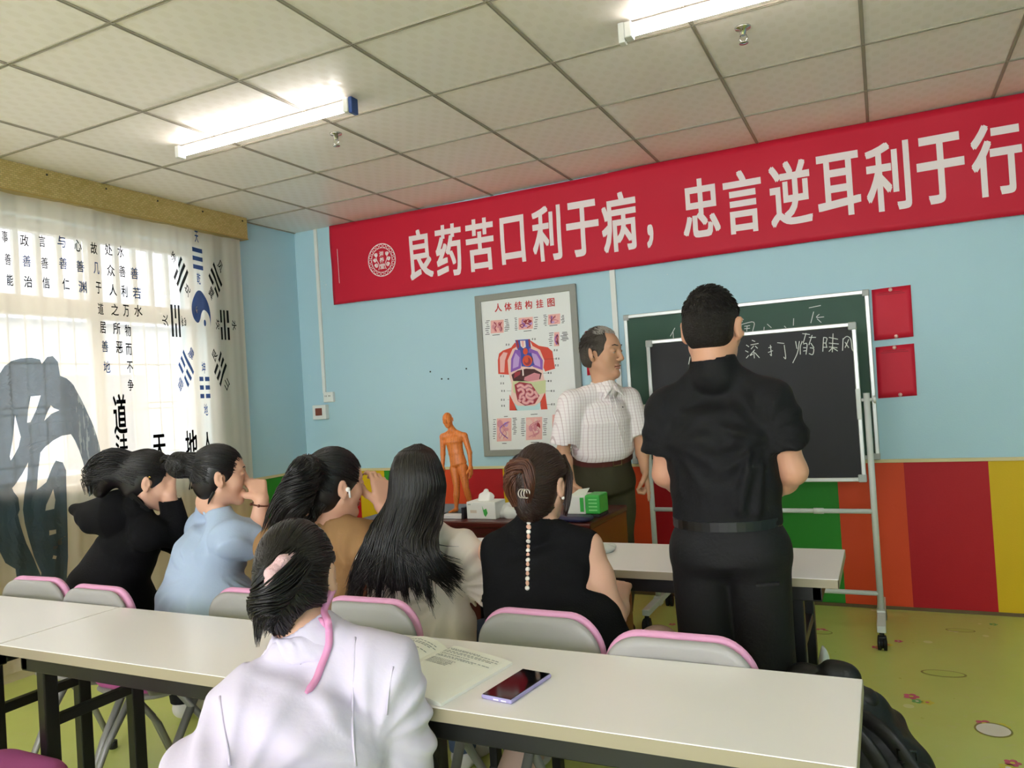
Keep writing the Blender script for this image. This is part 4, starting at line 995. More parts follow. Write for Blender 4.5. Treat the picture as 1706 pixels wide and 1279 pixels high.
F_.poly([(q-.005, DZ+.066), (q+.004, DZ+.045), (q+.018, DZ+.052), (q+.024, DZ+.03), (q+.012, DZ+.012), (q+.004, DZ+.022)], 0); F_.rect(a[0]+.008, DZ+.068, a[0]+.024, DZ+.073, 1); F_.rect(a[0]+.02, DZ+.03, a[0]+.055, DZ+.044, 2)
F_.build('leaf_print', [mat('leaf_green', '#3fae49', .5), mat('print_faint', '#a8b3ac', .5), mat('print_beige', '#d8cbbb', .5)], tb)
# green and white medicine carton
a = at(945, 858, y=-1.5); b = at(976, 858, y=-1.5); c2 = at(999, 858, y=-1.5)
gx = thing('medicine_carton', 'green and white carton with an open flap on the desk corner', 'carton', ((a[0]+c2[0])/2, -1.48, DZ)); gg = mat('carton_green', '#3cb54a', .35, .5)
MB().box((a[0], -1.5, DZ+.014), (b[0], -1.38, DZ+.098), .003).build('carton', [wpap], gx)
MB().box((b[0]-.001, -1.503, DZ+.014), (c2[0]+.004, -1.38, DZ+.102), .008).build('green_pack', gg, gx, 'bright green pack')
m_ = MB(); m_.prism([(a[0]+.02, -1.49, DZ+.098), (b[0], -1.49, DZ+.098), (b[0]+.004, -1.44, DZ+.125), (a[0]+.04, -1.44, DZ+.118)], (0, .002, .002)); m_.build('flap', mat('flap_white', '#dfe6d8', .5), gx, 'raised white flap', fix=True)
F_ = Flat((0, -1.503, 0), (1, 0, 0), (0, 0, 1), .0012)
for k in range(4): F_.rect(b[0]+.018, DZ+.03+k*.016, c2[0]-.008, DZ+.036+k*.016, 0)
F_.rect(b[0]-.024, DZ+.025, b[0]-.006, DZ+.09, 1)
F_.build('pale_print', [mat('carton_pale', '#8fe08f', .5), gg], gx)
MB().box((a[0]-.005, -1.5, DZ), (c2[0]+.0, -1.375, DZ+.013), .002).build('tray_base', mat('tray_dark', '#2d2a33', .5), gx)
a = at(925, 862, y=-1.62); b = at(985, 862, y=-1.62)
o = MB().pad(((a[0]+b[0])/2, -1.605, DZ+.0135), (1, 0, 0), (0, 1, 0), b[0]-a[0], .09, .026, .03).build('spectacle_pouch', mat('navy_pouch', '#23264a', .4, .5), loc=((a[0]+b[0])/2, -1.605, DZ), fix=True); tag(o, 'flat dark navy pouch on the front edge of the desk', 'pouch')
# crumpled plastic bag and papers between tissue box and woman
a = at(850, 860, y=-1.52); Sf = Soft().ell((a[0]+.01, -1.5, DZ+.02), (.085, .07, .034)).ell((a[0]+.055, -1.51, DZ+.014), (.05, .05, .02)).ell((a[0]-.02, -1.48, DZ+.03), (.045, .05, .034)); Sf.slab((a[0], -1.5, DZ-.1), (a[0], -1.5, DZ+.0005), .3)
o = Sf.build('plastic_bag', mat('clear_plastic_white', '#dfe2df', .25, .6), None, h=.004, disp=wrinkles(.006, 8, 110), loc=(a[0], -1.5, DZ)); tag(o, 'crumpled white plastic bag beside the tissue box on the desk', 'plastic bag')
# model figure stand, box and dark case at the left end of the desk
a = at(757, 862, y=-1.6); b = at(772, 862, y=-1.6)
o = MB().box((a[0]-.075, -1.6, DZ+.0003), (b[0]-.012, -1.545, DZ+.018), .002).build('paper_pad', mat('pad_white', '#e5e2e3', .6), loc=(a[0]-.04, -1.58, DZ)); tag(o, 'small white paper pad in front of the orange figure', 'paper pad')
o = MB().box((b[0]-.01, -1.6, DZ+.0003), (b[0]+.006, -1.54, DZ+.055), .002).build('black_case', mat('case_black', '#1c1820', .4), loc=(b[0], -1.57, DZ)); tag(o, 'upright black case beside the tissue box on the desk', 'case')
o = MB().box((1.93, -1.47, DZ+.0003), (2.1, -1.4, DZ+.028), .006).build('dark_pouch', mat('dark_pouch', '#221d24', .5), loc=(2.0, -1.43, DZ)); tag(o, 'dark flat case behind the orange figure\'s foot on the desk', 'case')

# papers on the far table beside the woman in black
o = MB().prism([(2.6, -2.18, .7508), (2.76, -2.13, .7508), (2.72, -1.99-.015, .7508), (2.57, -2.04, .7508)], (0, 0, .006)).build('paper_sheets', mat('paper_white', '#eeedf0', .6), loc=(2.66, -2.1, .75), fix=True); tag(o, 'loose white papers on the far table between the two women', 'papers')
a = at(1000, 930, z=.755)
Sf = Soft().ell((3.215, -2.2, .766), (.05, .035, .017)).ell((3.26, -2.15, .762), (.03, .05, .013)); Sf.slab((3.2, -2.2, .6), (3.2, -2.2, .7505), .3)
o = Sf.build('plastic_wrapper', MATS['clear_plastic_white'], None, h=.003, disp=wrinkles(.005, 12, 150), loc=(3.22, -2.2, .75)); tag(o, 'crumpled clear wrapper on the far table by the woman\'s bare arm', 'wrapper')
# paper under the black hoodie
o = MB().box((1.49, -3.02, .478), (1.62, -2.9, .4815)).build('paper_slip', MATS['paper_white'], loc=(1.55, -2.96, .478)); 
bpy.data.objects.remove(o)
a = at(1358, 1040, y=-2.2)
Sf = Soft(); q = V(a[0]+.01, -2.12, .33)
Sf.ell(q, (.012, .05, .13)).ell(q+V(.003, .02, -.06), (.014, .05, .07))
o = Sf.build('plastic_carrier', MATS['clear_plastic_white'], None, h=.004, disp=wrinkles(.006, 21, 90), loc=tuple(q)); tag(o, 'pale plastic bag hanging between the legs of the far table', 'plastic bag')

# backpack
bp_ = thing('backpack', 'black backpack slumped on the floor past the right end of the near table', 'backpack', (4.05, -2.55, 0))
nyl = mat('black_nylon', '#0c0c0e', .5, .4, bump=(40, .25)); 
B0 = V(4.06, -2.62, 0)
Sf = Soft().box(B0+V(-.03, .0, .24), (.15, .1, .24), rad=.07, k=.04).ell(B0+V(-.05, .0, .44), (.13, .09, .12), k=.05).box(B0+V(.07, -.07, .17), (.12, .07, .17), rad=.06, k=.03).ell(B0+V(.1, -.02, .3), (.09, .09, .16), k=.03)
Sf.build('main_bag', nyl, bp_, h=.006, disp=wrinkles(.012, 5, 46))
Sf = Soft().box(B0+V(.08, -.145, .14), (.1, .03, .12), rad=.025, k=.02).box(B0+V(.16, -.05, .15), (.03, .08, .11), rad=.025, k=.02); Sf.build('front_pocket', nyl, bp_, h=.006, disp=wrinkles(.006, 6, 45))
for s_ in (0, 1): MB().tube(smooth_path([B0+V(-.06+.08*s_, -.1, .5), B0+V(.03+.07*s_, -.15, .46), B0+V(.1+.07*s_, -.16, .34), B0+V(.14+.06*s_, -.15, .2), B0+V(.13+.07*s_, -.12, .05)]), .0075, 8, flat=3.0).build('shoulder_strap', nyl, bp_)
Sf = Soft().ell(B0+V(-.015, .0, .545), (.05, .035, .05), k=.01).ell(B0+V(-.1, .0, .52), (.05, .04, .05), k=.02).cone(B0+V(-.13, -.02, .5), B0+V(.05, -.03, .5), .03, .03, .02); Sf.build('top_flap', nyl, bp_, h=.005, disp=wrinkles(.005, 4, 60))
buck = mat('buckle_black', '#0e0e10', .25, .6)
for p_ in (B0+V(.13, -.16, .43), B0+V(.2, -.15, .27), B0+V(.225, -.12, .22)): MB().tube([p_+V(-.02, 0, -.014), p_+V(.02, 0, -.014), p_+V(.02, 0, .014), p_+V(-.02, 0, .014)], .0035, 6, closed=True).build('buckle', buck, bp_)
Sf = Soft().box(B0+V(.13, -.03, .31), (.05, .07, .07), rad=.03, k=.02).box(B0+V(.15, -.0, .14), (.05, .09, .1), rad=.03, k=.02); Sf.build('side_pocket', nyl, bp_, h=.006, disp=wrinkles(.007, 9, 50))
for k in range(3): MB().tube(smooth_path([B0+V(.12+.03*k, -.14+.03*k, .42-.07*k), B0+V(.17+.02*k, -.13+.03*k, .34-.07*k), B0+V(.205, -.08+.03*k, .24-.06*k)]), .0045, 6, flat=2.5).build('compression_strap', nyl, bp_)
MB().tube(smooth_path([B0+V(-.13, -.105, .36), B0+V(-.03, -.115, .4), B0+V(.07, -.15, .33), B0+V(.15, -.145, .24)]), .004, 6).build('zip', mat('zip_grey', '#3c3c40', .35, .5), bp_)
# ------------------------------------------------------------------ people
def frame(yaw, pitch=0, roll=0):
    """columns: right, forward, up; yaw clockwise from +y, pitch down positive, roll towards the right shoulder"""
    a, p, q = map(math.radians, (yaw, pitch, roll))
    f = V(math.sin(a)*math.cos(p), math.cos(a)*math.cos(p), -math.sin(p)); r = V(math.cos(a), -math.sin(a), 0); u = np.cross(r, f)
    r2 = r*math.cos(q)-u*math.sin(q); u2 = u*math.cos(q)+r*math.sin(q)
    return np.stack([r2, f, u2], 1)
class Head:
    def __init__(s, c, yaw, pitch=0, roll=0, sc=.95): s.c = V(*c); s.M = frame(yaw, pitch, roll); s.s = sc
    def p(s, x, y, z): return s.c+s.s*(s.M @ V(x, y, z))
    def ell(s, S_, c, r, k=.015, sub=False, rot=None):
        M = s.M if rot is None else s.M @ rot
        S_.ell(s.p(*c), V(*r)*s.s, M, k*s.s, sub)
    def cone(s, S_, a, b, ra, rb, k=.015, sub=False): S_.cone(s.p(*a), s.p(*b), ra*s.s, rb*s.s, k*s.s, sub=sub)
def rx(deg): a = math.radians(deg); return np.array([[1, 0, 0], [0, math.cos(a), -math.sin(a)], [0, math.sin(a), math.cos(a)]])
def head_shape(S_, H, neck, male=False, neck_r=.052):
    H.ell(S_, (0, -.012, .03), (.074, .096, .092)); H.ell(S_, (0, .03, .03), (.064, .062, .072), .02)
    H.ell(S_, (0, .03, -.035), (.061 if not male else .064, .06, .08), .02)
    for s_ in (-1, 1):
        H.cone(S_, (s_*.05, .0, -.05), (s_*.014, .068, -.1), .023, .019, .02)
        H.ell(S_, (s_*.042, .055, -.022), (.025, .026, .028), .02)
        H.cone(S_, (s_*.012, .09, .036), (s_*.046, .072, .033), .0085, .008, .012)
        H.ell(S_, (s_*.032, .103, .014), (.019, .014, .011), .012, True)
        H.ell(S_, (s_*.032, .0815, .013), (.0165, .0125, .0095), .005)
        H.ell(S_, (s_*.0115, .1, -.031), (.0085, .0095, .0075), .006)
        H.ell(S_, (s_*(.086 if male else .08), -.014, -.004), (.0085, .021, .033), .006, False, rx(12) @ rz(-s_*(38 if male else 24))); H.ell(S_, (s_*.08, -.004, -.03), (.0065, .01, .012), .006)
        H.ell(S_, (s_*(.0975 if male else .0905), -.006, -.001), (.008, .0115, .019), .004, True, rx(12) @ rz(-s_*24))
    H.cone(S_, (0, .088, .024), (0, .111, -.024), .0085, .0115, .01)
    H.ell(S_, (0, .076, -.1), (.024, .02, .021), .015)
    H.ell(S_, (0, .0905, -.0595), (.023, .0105, .0058), .005); H.ell(S_, (0, .0885, -.0715), (.019, .0105, .0065), .005)
    H.ell(S_, (0, .103, -.0655), (.021, .012, .0011), .002, True)
    S_.cone(neck, H.p(0, -.018, -.07), neck_r, neck_r*.93, .03)
def hand(S_, w, d, n, t, curls=(.5, .55, .6, .65), sc=.95, thumb=.5, point=False):
    """w wrist, d finger direction, n palm-facing direction, t direction of the thumb side"""
    w = V(*w); d = nrm(d); n = nrm(V(*n)-d*(V(*n)@d)); t0 = np.cross(d, n); t = t0 if t0 @ V(*t) > 0 else -t0
    L = [(.068, .088, .03, .0088), (.076, .092, .0105, .009), (.071, .089, -.0095, .0086), (.055, .082, -.0285, .0076)]
    for i, (ln, base, off, r) in enumerate(L):
        b = w+sc*(d*base+t*off); c = curls[i] if not (point and i == 0) else .06
        S_.cone(w+sc*(d*.008+t*off*.45), b, .0135*sc, .0115*sc, .012)
        pts = [b]; a = c*.9
        for q in (.46, .31, .23):
            dir_ = d*math.cos(a)+n*math.sin(a)+t*off*.9*(1-c); pts.append(pts[-1]+nrm(dir_)*ln*q*sc); a += c*1.15
        S_.chain(pts, [r*sc*1.05, r*sc, r*sc*.92, r*sc*.78], .004)
    b = w+sc*(d*.022+t*.022); dirs = [t*.75+d*.6+n*.35, t*(.55-.5*thumb)+d*.8+n*(.25+.4*thumb), t*(.4-.7*thumb)+d*.85+n*(.2+.5*thumb)]; pts = [b]
    for q, di in zip((.038, .031, .026), dirs): pts.append(pts[-1]+nrm(di)*q*sc)
    S_.chain(pts, [.0155*sc, .0115*sc, .0098*sc, .0078*sc], .008)
def rz(deg): a = math.radians(deg); return np.array([[math.cos(a), -math.sin(a), 0], [math.sin(a), math.cos(a), 0], [0, 0, 1]])
class Person:
    def __init__(s, label, J, W, loc, male=False):
        s.J = {k: V(*v) for k, v in J.items()}; s.W = W; s.male = male
        s.e = thing('person', label, 'person', loc)
    def torso(s, S_, g=0, k=.022, sh_r=.043, low=True):
        J, W = s.J, s.W; lat = nrm(J['shR']-J['shL']); sm = (J['shL']+J['shR'])/2; pel = (J['hipL']+J['hipR'])/2; fl = W.get('flat', .68)
        ax = sm-pel; wa = lerp(pel, sm, .42)+J.get('bend', V(0, 0, 0)); ch = lerp(pel, sm, .76)+J.get('bend', V(0, 0, 0))*.7
        S_.cone(pel, wa, W['hi']+g, W['wa']+g, k, lat, fl*1.05, .45); S_.cone(wa, ch, W['wa']+g, W['ch']+g, k, lat, fl, .45); S_.cone(ch, sm-nrm(ax)*.03, W['ch']+g, W['ch']*.88+g, k, lat, fl*.95, .3)
        S_.cone(J['shL'], J['shR'], sh_r+g, sh_r+g, k)
        nb = J['neck']
        for q in ('shL', 'shR'): S_.cone(lerp(nb, J[q], .12)+V(0, 0, .012), lerp(nb, J[q], .8), .032+g*.6, .036+g*.7, k)
    def arms(s, S_, g=0, k=.02):
        J, W = s.J, s.W; r = W.get('arm', 1.0)
        for q in 'LR':
            S_.cone(J['sh'+q], lerp(J['sh'+q], J['el'+q], .45), .049*r+g, .046*r+g, k); S_.cone(lerp(J['sh'+q], J['el'+q], .45), J['el'+q], .046*r+g, .037*r+g, k)
            S_.cone(J['el'+q], lerp(J['el'+q], J['wr'+q], .3), .037*r+g, .039*r+g, k); S_.cone(lerp(J['el'+q], J['wr'+q], .3), J['wr'+q], .039*r+g, .0255*r+g, k)
    def legs(s, S_, g=0, k=.025):
        J = s.J; r = s.W.get('leg', 1.0)
        for q in 'LR':
            S_.cone(J['hip'+q], J['kn'+q], .082*r+g, .055*r+g, k); S_.cone(J['kn'+q], lerp(J['kn'+q], J['an'+q], .35), .053*r+g, .052*r+g, k); S_.cone(lerp(J['kn'+q], J['an'+q], .35), J['an'+q], .052*r+g, .036*r+g, k)
    def feet(s, S_, g=0):
        J = s.J
        for q in 'LR': S_.cone(J['an'+q]-V(0, 0, .03), J['toe'+q], .036+g, .03+g, .02); S_.ell(J['toe'+q], (.042+g, .042+g, .026+g), k=.02); S_.ell(J['an'+q]-V(0, 0, .045), (.034+g, .034+g, .03+g), k=.02)
    def body(s, H, skin_m, h=.006, hands=None, neck_r=.05):
        S_ = Soft(); s.torso(S_); s.arms(S_); s.legs(S_); s.feet(S_, -.004); head_shape(S_, H, s.J['neck'], s.male, neck_r)
        for hd in (hands or []): hand(S_, **hd)
        s.H = H; lipc = H.p(0, .09, -.066)
        def fm(v, f):
            fa = np.array([q[:3] for q in f]); c = v[fa].mean(1); l = (c-lipc) @ H.M / H.s
            return ((l[:, 0]/.024)**2+(l[:, 1]/.03)**2+(l[:, 2]/.0125)**2 < 1).astype(int)
        b = S_.build('body', [skin_m, mat('lip_brown', '#a9745f', .5, .3) if s.male else mat('lip_rose', '#b56a62', .45, .4)], s.e, h, fmat=fm)
        s.b = b
        for s_ in (-1, 1):
            m_ = MB(); m_.sphere(H.p(s_*.032, .0805, .0125), .0128*H.s, seg=14); m_.mi = 1; m_.sphere(H.p(s_*.032, .0865, .0125), .0074*H.s, seg=12)
            m_.build('eyeball', [mat('eye_white', '#b5a89c', .3), mat('eye_dark', '#1d1512', .2)], s.e)
        return b
def cap(S_, H, g=.014, front=.085, low=-.03, ear=True):
    H.ell(S_, (0, -.014, .032), (.074+g, .095+g, .092+g), .01); H.ell(S_, (0, -.045, low), (.064+g, .055+g, .062+g), .03)
    H.ell(S_, (0, .128, -.05), (.09, front, .118), .012, True)
    if ear:
        for s_ in (-1, 1): H.ell(S_, (s_*.098, .0, -.012), (.034, .027, .04), .008, True)
def scalp_paths(H, n, region, target, g=.0155, seed=1, steps=10, jit=.05, ears=True):
    """strands hugging the scalp from directions accepted by region() towards a target direction"""
    rn = random.Random(seed); out = []; E = V(.074+g, .095+g, .092+g); C_ = V(0, -.014, .032)
    while len(out) < n:
        d = nrm([rn.gauss(0, 1) for _ in range(3)])
        if not region(d): continue
        T = target(d) if callable(target) else target
        T = nrm(V(*T)+V(rn.gauss(0, jit), rn.gauss(0, jit), rn.gauss(0, jit))); om = math.acos(max(-1, min(1, d @ T)))
        if om < .15: continue
        P_ = []
        for i in range(steps):
            t = i/(steps-1); q = (math.sin((1-t)*om)*d+math.sin(t*om)*T)/math.sin(om); P_.append(H.p(*(C_+q*E*(1+.006*rn.random()))))
        L_ = (np.array(P_)-H.c) @ H.M / H.s
        if ears and np.any((np.abs(L_[:, 0]) > .055) & (L_[:, 1] > -.036) & (L_[:, 1] < .03) & (L_[:, 2] < .03)): continue
        out.append(P_)
    return out
def bundle(guide, rad, n, seed=1, steps=14, flat=None, spread=1.0, cut=.12):
    """strands following a guide line; rad: radius along the guide"""
    rn = random.Random(seed); G = np.array(smooth_path(guide, 8)); m = len(G); R_ = np.interp(np.linspace(0, 1, m), np.linspace(0, 1, len(rad)), rad)
    T = np.gradient(G, axis=0); T /= np.linalg.norm(T, axis=1)[:, None]; A = np.cross(T, V(.2, .3, .93)); A /= np.linalg.norm(A, axis=1)[:, None]; B = np.cross(T, A); out = []
    for _ in range(n):
        a = rn.uniform(0, 2*math.pi); q = math.sqrt(rn.random()); da = rn.uniform(-.8, .8)*spread; e = 1-cut*rn.random(); idx = np.linspace(0, (m-1)*e, steps); P_ = []
        for i, x in enumerate(idx):
            k = min(m-1, int(x)); an = a+da*i/steps; o = R_[k]*q; P_.append(G[k]+A[k]*o*math.cos(an)+B[k]*o*math.sin(an)*(flat or 1))
        out.append(P_)
    return out
def skin_mat(name, c): return mat(name, c, .48, .35, bump=(160, .04), sss=.06)
skin_f = skin_mat('skin_light', '#dcab92'); skin_t = skin_mat('skin_tan', '#cb9b7c'); skin_m = skin_mat('skin_warm', '#cc977b')
hair_b = mat('hair_black', '#141012', .36, .5); hair_br = mat('hair_brown', '#33211c', .36, .5)
def seat_legs(x, y=-2.84, dx=.09, ky=-2.44, ay=-2.42, z=.555):
    return dict(hipL=(x-dx, y, z), hipR=(x+dx, y, z), knL=(x-dx-.02, ky, .51), knR=(x+dx+.02, ky, .51), anL=(x-dx-.02, ay, .095), anR=(x+dx+.02, ay, .095), toeL=(x-dx-.03, ay+.14, .034), toeR=(x+dx+.03, ay+.14, .034))
def trousers(P_, m, name='trousers', g=.014, waist=.0, disp=.004, seed=3, h=.007):
    S_ = Soft(); J = P_.J; pel = (J['hipL']+J['hipR'])/2; sm = (J['shL']+J['shR'])/2; lat = nrm(J['shR']-J['shL'])
    P_.legs(S_, g); up = nrm(sm-pel); S_.cone(pel-up*.02, pel+up*(.09+waist), P_.W['hi']+g, P_.W['hi']*.93+g, .03, lat, P_.W.get('flat', .68)*1.08, .35)
    S_.cone(J['hipL'], J['hipR'], .078+g, .078+g, .025)
    for q in 'LR': S_.slab(J['an'+q]-V(0, 0, .2), J['an'+q]-V(0, 0, .012), .12)
    S_.slab(pel+up*(.1+waist), pel+up*.6, .3, .006)
    return S_.build(name, m, P_.e, h, wrinkles(disp, seed, 26))
def shoes(P_, m, h=.006):
    J = P_.J
    for q in 'LR':
        S_ = Soft(); a, t = J['an'+q], J['toe'+q]; g = .007
        S_.cone(a-V(0, 0, .03), t, .036+g, .03+g, .02); S_.ell(t, (.042+g, .042+g, .026+g), k=.02); S_.ell(a-V(0, 0, .045), (.034+g, .034+g, .03+g), k=.02)
        S_.slab(a+V(0, 0, .02), a+V(0, 0, .2), .1); S_.slab(V(a[0], a[1], -.1), V(a[0], a[1], .001), .5)
        S_.build('shoe', m, P_.e, h)
def top(P_, m, name, sleeve=.6, g=.018, hem=-.1, neck_r=.06, neck_h=.0, collar=0, disp=.004, seed=1, flare=.0, h=.006, extra=None, sl_g=.02, fullsleeve=False, freq=24, kt=.022, rf=()):
    """shirt: torso plus sleeves ending at a fraction of the upper arm"""
    S_ = Soft(); J = P_.J; pel = (J['hipL']+J['hipR'])/2; sm = (J['shL']+J['shR'])/2; up = nrm(sm-pel); lat = nrm(J['shR']-J['shL'])
    r = P_.W.get('arm', 1.0)
    for q in 'LR':
        if sleeve <= 0: continue
        a, b, c = J['sh'+q], J['el'+q], J['wr'+q]
        if fullsleeve:
            e = lerp(b, c, sleeve); S_.cone(a, b, .047*r+sl_g, .04*r+sl_g, .03); S_.cone(b, e, .042*r+sl_g, .034*r+sl_g*.8, .03); dr = nrm(c-b); S_.slab(e, e+dr*.12, .075); S_.slab(e-dr*.012, e+dr*.01, .029*r+.008)
        else:
            e = lerp(a, b, sleeve); dr = nrm(b-a); S_.cone(a, e, .048*r+sl_g, .05*r+sl_g, .03); S_.slab(e, e+dr*.14, .095, .003); S_.slab(e-dr*.015, e+dr*.01, .047*r+sl_g-.002, .003)
    P_.torso(S_, g, kt, .04)
    if flare: S_.cone(pel-up*.02, lerp(pel, sm, .35), P_.W['hi']+g+flare, P_.W['wa']+g+.01, .05, lat, P_.W.get('flat', .68)*1.1, .4)
    nb = J['neck']; nd = nrm(P_.H.p(0, -.02, -.07)-nb)
    if collar: S_.cone(nb-nd*.01, nb+nd*collar, neck_r+.007, neck_r+.001, .012); S_.slab(nb+nd*collar, nb+nd*.3, .12, .003)
    else: S_.slab(nb+nd*neck_h, nb+nd*.25, neck_r+.012, .008)
    S_.slab(nb-nd*.03, nb+nd*.4, neck_r-.004, .004)
    S_.slab(pel+up*hem-up*.5, pel+up*hem, .5, .005)
    if extra: extra(S_)
    fl_ = [wrinkles(disp, seed, freq)]+[radial_folds(*q) for q in rf]
    return S_.build(name, m, P_.e, h, lambda X, Y, Z: sum(f_(X, Y, Z) for f_ in fl_))

# ---- woman in the black sleeveless top
hx = 3.395
J = dict(seat_legs(hx, -2.84, .095), neck=(3.275, -2.80, .957), shL=(3.15, -2.82, .885), shR=(3.412, -2.765, .895), elL=(3.03, -2.56, .80), elR=(3.475, -2.755, .705), wrL=(3.24, -2.5, .775), wrR=(3.44, -2.56, .72))
J.update(knL=(3.2, -2.46, .51), anL=(3.1, -2.79, .1), toeL=(3.09, -2.66, .034))
W5 = Person('woman in a black sleeveless top with a white-buttoned back, hair in a claw clip', J, dict(hi=.15, wa=.135, ch=.13, flat=.66, arm=.95), (hx, -2.84, 0))
H5 = Head((3.288, -2.765, 1.075), 8, 8, 2, .86)
W5.body(H5, skin_f, .006, [dict(w=J['wrL'], d=(.9, -.35, .05), n=(0, -.3, -1), t=(0, 1, 0)), dict(w=J['wrR'], d=(-.35, .9, .0), n=(-.2, 0, -1), t=(-1, 0, 0))])
blk_knit = mat('black_knit', '#121214', .85, .15, bump=(220, .15)); 
def ex(S_):
    J = W5.J; S_.cone(J['hipL']+V(-.03, -.02, .02), lerp(J['hipL'], J['shL'], .7)+V(-.005, .02, 0), .12, .09, .06)
    for q, o in (('L', -1), ('R', 1)): S_.slab(J['sh'+q]+V(o*.032, 0, 0), J['sh'+q]+V(o*.3, 0, -.03), .12, .01)
sh5 = top(W5, blk_knit, 'sleeveless_top', 0, .012, -.03, .052, .03, collar=.03, disp=.0025, seed=2, flare=.015, extra=ex)
trousers(W5, mat('pale_pink_cloth', '#dcbcb0', .8, .2), disp=.003); shoes(W5, mat('white_shoe', '#d6d2cb', .6))
# pearl buttons with skin-showing gaps down the back
bv = bpy.context.evaluated_depsgraph_get()
def surf(o, p, d):
    """point and normal where a ray meets object o"""
    org = ORG[o.name]; ok, loc, nn, _ = o.ray_cast(Vector(V(*p)-org), Vector(nrm(d)))
    return (V(*loc)+org, V(*nn)) if ok else (None, None)
for i in range(8):
    px, py = 881-.3*i*1.2, 870+i*15.6
    P0, n0 = surf(sh5, CAM_C, at(px, py, y=-2.9)-CAM_C)
    if P0 is None: continue
    MB().lathe(P0+n0*-.001, [(.0065, 0), (.0065, .0025), (.003, .0035)], n0, 14).build('pearl_button', mat('pearl', '#e6dfd6', .25, .6), sh5, 'white pearl button')
    P1, n1 = surf(sh5, CAM_C, at(px-.2, py+7.8, y=-2.9)-CAM_C)
    if P1 is not None and i < 7: MB().sphere(P1, .007, (1.15 if i == 0 else .8, .35, 1.15), seg=10).build('keyhole_gap', skin_f, sh5, 'skin-coloured gap')
S_ = Soft(); cap(S_, H5, .008, .08, -.045, False); 
H5.cone(S_, (0, -.1, .02), (.01, -.085, -.085), .04, .038, .03)
W5h = S_.build('hair', hair_br, W5.e, .006)
up_dir = lambda d: (-.25, -1, -.25)
st_p = scalp_paths(H5, 2300, lambda d: d[2] > -.85 and not (d[1] > .75 and d[2] < .35), lambda d: (-.15, -.97, -.35), 0.0140, 5, 10, .1); st_p = snap(st_p, W5h, H5.p(0, -.02, .02))
for s_ in (-1, 1): st_p += bundle([H5.p(s_*.05, .05, .1), H5.p(s_*.083, .042, .03), H5.p(s_*.082, .036, -.05), H5.p(s_*.076, .03, -.11)], [.006, .011, .011, .007], 40, 7+s_, 10)
strands(st_p, .0016, 'strands', hair_br, W5h)
st_p = bundle([H5.p(-.02, -.115, -.07), H5.p(-.035, -.14, -.01), H5.p(-.02, -.145, .05), H5.p(.02, -.13, .055), H5.p(.035, -.13, 0), H5.p(.03, -.125, -.07)], [.014, .02, .022, .02, .016, .008], 130, 9, 14)
strands(st_p, .0022, 'twisted_roll', mat('hair_auburn', '#5a3424', .38, .5), W5h, label='reddish brown rolled-up hair')
m_ = MB(); cc_ = surf(W5h, CAM_C, at(874, 822, y=-2.9)-CAM_C)[0]; cc_ = cc_+nrm(CAM_C-cc_)*.02
for k in range(3): m_.tube([cc_+.9*(H5.M @ V(.012*(k-1)+(.011)*math.cos(a), -.003*k, (.013)*math.sin(a))) for a in np.linspace(0, 5.2, 14)], .0022, 6)
m_.build('claw_clip', mat('clip_pearl', '#a89c92', .2, .7, .3), W5h, 'pearly claw clip')
MB().sphere(H5.p(.082, .004, -.043), .005).build('earring', mat('pearl', '#e6dfd6'), W5.e)

# ---- woman with long hair in a cream shirt
hx = 2.87
J = dict(seat_legs(hx, -2.85), neck=(2.878, -2.82, .965), shL=(2.765, -2.86, .85), shR=(3.0, -2.77, .87), elL=(2.64, -2.62, .77), elR=(3.075, -2.70, .735), wrL=(2.78, -2.45, .77), wrR=(2.98, -2.5, .775))
W4 = Person('woman with very long straight black hair in a cream short-sleeved shirt', J, dict(hi=.15, wa=.14, ch=.13, flat=.68, arm=.9), (hx, -2.85, 0))
H4 = Head((2.885, -2.80, 1.085), -22, 10, 0, .87); W4.body(H4, skin_f, .007, [dict(w=J['wrL'], d=(.9, .3, 0), n=(0, 0, -1), t=(0, 1, 0)), dict(w=J['wrR'], d=(-.6, .8, 0), n=(0, 0, -1), t=(-1, 0, 0))])
cream = mat('cream_cotton', '#ecdfd4', .85, .2, bump=(120, .12))
sh4 = top(W4, cream, 'short_sleeved_shirt', .95, .02, -.09, .05, .01, disp=.006, seed=12, flare=.02, sl_g=.026, rf=[(W4.J['shR']+V(0, -.05, -.1), (1, 0, 0), 7, .012)])
trousers(W4, mat('denim', '#47566f', .85, .2, bump=(200, .1))); shoes(W4, MATS['white_shoe'])
S_ = Soft(); cap(S_, H4, .006, .075, -.04, False)
S_.cone(H4.p(0, -.05, .0), (2.905, -2.915, .93), .07, .085, .02, H4.M[:, 0], .45); S_.cone((2.905, -2.915, .93), (2.905, -2.945, .86), .085, .07, .03, V(1, 0, 0), .3)
W4h = S_.build('long_hair', hair_b, W4.e, .007)
rn = random.Random(44); paths = []
locks = [(-.2, .175, .745), (-.165, .1, .76), (-.115, .05, .79), (-.08, .02, .765), (-.025, .0, .80), (.02, .03, .785), (.065, .07, .80), (.1, .1, .775), (.14, .13, .80), (.165, .05, .825)]
